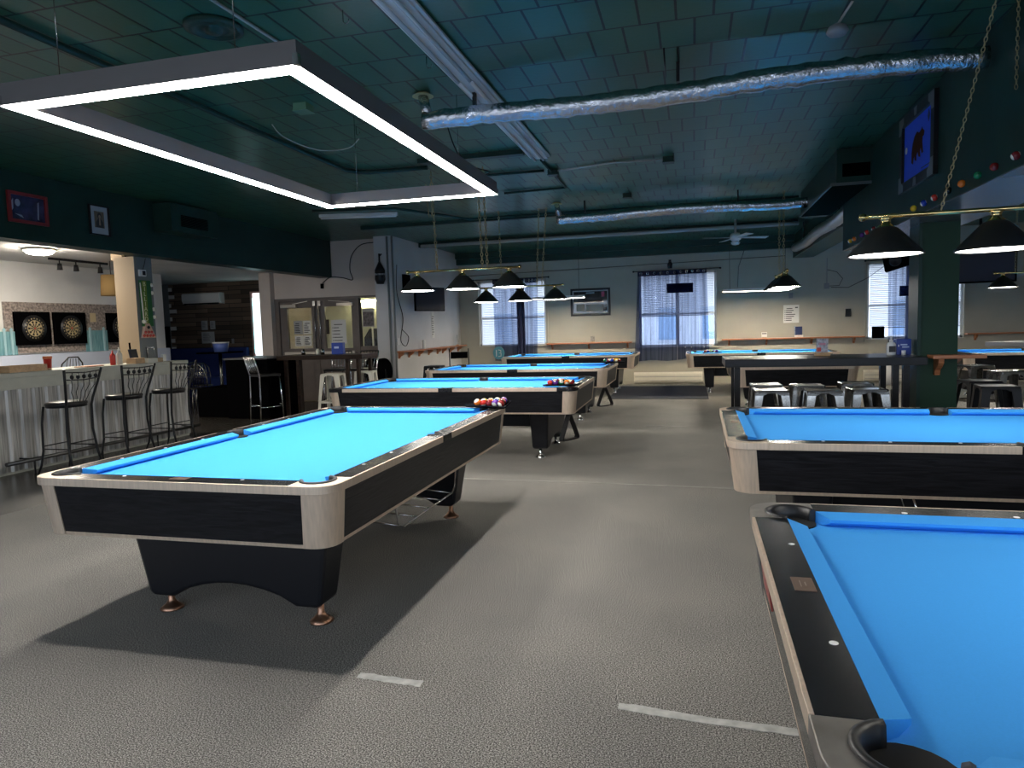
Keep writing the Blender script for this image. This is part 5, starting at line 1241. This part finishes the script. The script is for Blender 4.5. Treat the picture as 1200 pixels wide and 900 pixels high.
# ------------------------------------------------------------------ tape on the carpet
tape_m = pbr('white_tape', (.40,.395,.37), .6, noise=(20,.75)); line_m = pbr('pale_tape_line', (.28,.275,.24), .6, noise=(6,.7))
def tape(pts, w, m, label):
    c = Vector((sum(p[0] for p in pts)/len(pts), sum(p[1] for p in pts)/len(pts), .0)); rnd = random.Random(len(label)); top = []; bot = []
    n = 18
    for i in range(n+1):
        f = i/n*(len(pts)-1); k = min(int(f), len(pts)-2); p = Vector((*pts[k],0)).lerp(Vector((*pts[k+1],0)), f-k)-c
        top.append((p.x, p.y+w/2+rnd.uniform(-.004,.004), .0025)); bot.append((p.x, p.y-w/2+rnd.uniform(-.004,.004), .0025))
    mb = MB(); mb.loft([[bot[i], top[i], (top[i][0],top[i][1],.0004), (bot[i][0],bot[i][1],.0004)] for i in range(n+1)])
    put(mb, 'floor_tape', [m], tuple(c), label, 'tape', group='tape marks on the carpet')
tape([(-1.375,2.545),(-1.085,2.53)], .045, tape_m, 'short white tape strip on carpet by the nearest table shadow')
tape([(-.285,2.53),(-.02,2.50),(.345,2.485)], .045, tape_m, 'long white tape strip on carpet by the bottom right table')
tape([(-2.25,6.25),(-.8,6.22),(.35,6.17)], .016, line_m, 'thin pale tape line across the carpet behind nearest table')
tape([(-.66,9.87),(-.12,9.80)], .03, line_m, 'faint far tape strip on the carpet beyond second table')

# ------------------------------------------------------------------ light, world, camera
w = bpy.data.worlds.new('World'); SC.world = w; w.use_nodes = True; nt = w.node_tree; nt.nodes.clear()
out = nt.nodes.new('ShaderNodeOutputWorld'); bg = nt.nodes.new('ShaderNodeBackground'); bg.inputs[0].default_value = (.78,.88,1,1); bg.inputs[1].default_value = WORLD
nt.links.new(bg.outputs[0], out.inputs[0])
def portal(x0, x1, z0, z1, y, back):
    li = bpy.data.lights.new('portal', 'AREA'); li.shape = 'RECTANGLE'; li.size = x1-x0; li.size_y = z1-z0; li.cycles.is_portal = True
    o = bpy.data.objects.new('window_portal', li); COL.objects.link(o); o.location = ((x0+x1)/2, y, (z0+z1)/2); o.rotation_euler = (PI/2 if not back else -PI/2, 0, 0)
for x0, x1, lo, hi in FW: portal(x0, x1, lo, hi, -2.72, False)
for W in (W1, W2, W3): portal(W[0], W[1], W[2], W[3], 16.97, True)
cam = bpy.data.cameras.new('camera'); co = bpy.data.objects.new('camera', cam); COL.objects.link(co)
f_, yaw, pitch, roll, hh = 811.58, .25769, -.08203, -.02869, 1.44456
cy, sy, cp, sp = math.cos(yaw), math.sin(yaw), math.cos(pitch), math.sin(pitch)
fw = Vector((-sy*cp, cy*cp, sp)); r = Vector((cy, sy, 0)); u = r.cross(fw)
r2 = r*math.cos(roll)+u*math.sin(roll); u2 = -r*math.sin(roll)+u*math.cos(roll)
M = Matrix((r2, u2, -fw)).transposed().to_4x4(); M.translation = (0, 0, hh); co.matrix_world = M
cam.sensor_width = 36; cam.lens = 36*f_/1200; cam.clip_end = 200; cam.clip_start = .05
SC.camera = co
vs = SC.view_settings; vs.view_transform = 'Standard'; vs.look = 'None'; vs.gamma = 1; vs.use_curve_mapping = False; vs.exposure = 0.0
SC.cycles.use_denoising = True; SC.cycles.max_bounces = 8; SC.cycles.diffuse_bounces = 4; SC.cycles.transparent_max_bounces = 12; SC.cycles.caustics_reflective = False; SC.cycles.caustics_refractive = False
SC.cycles.sample_clamp_indirect = 6
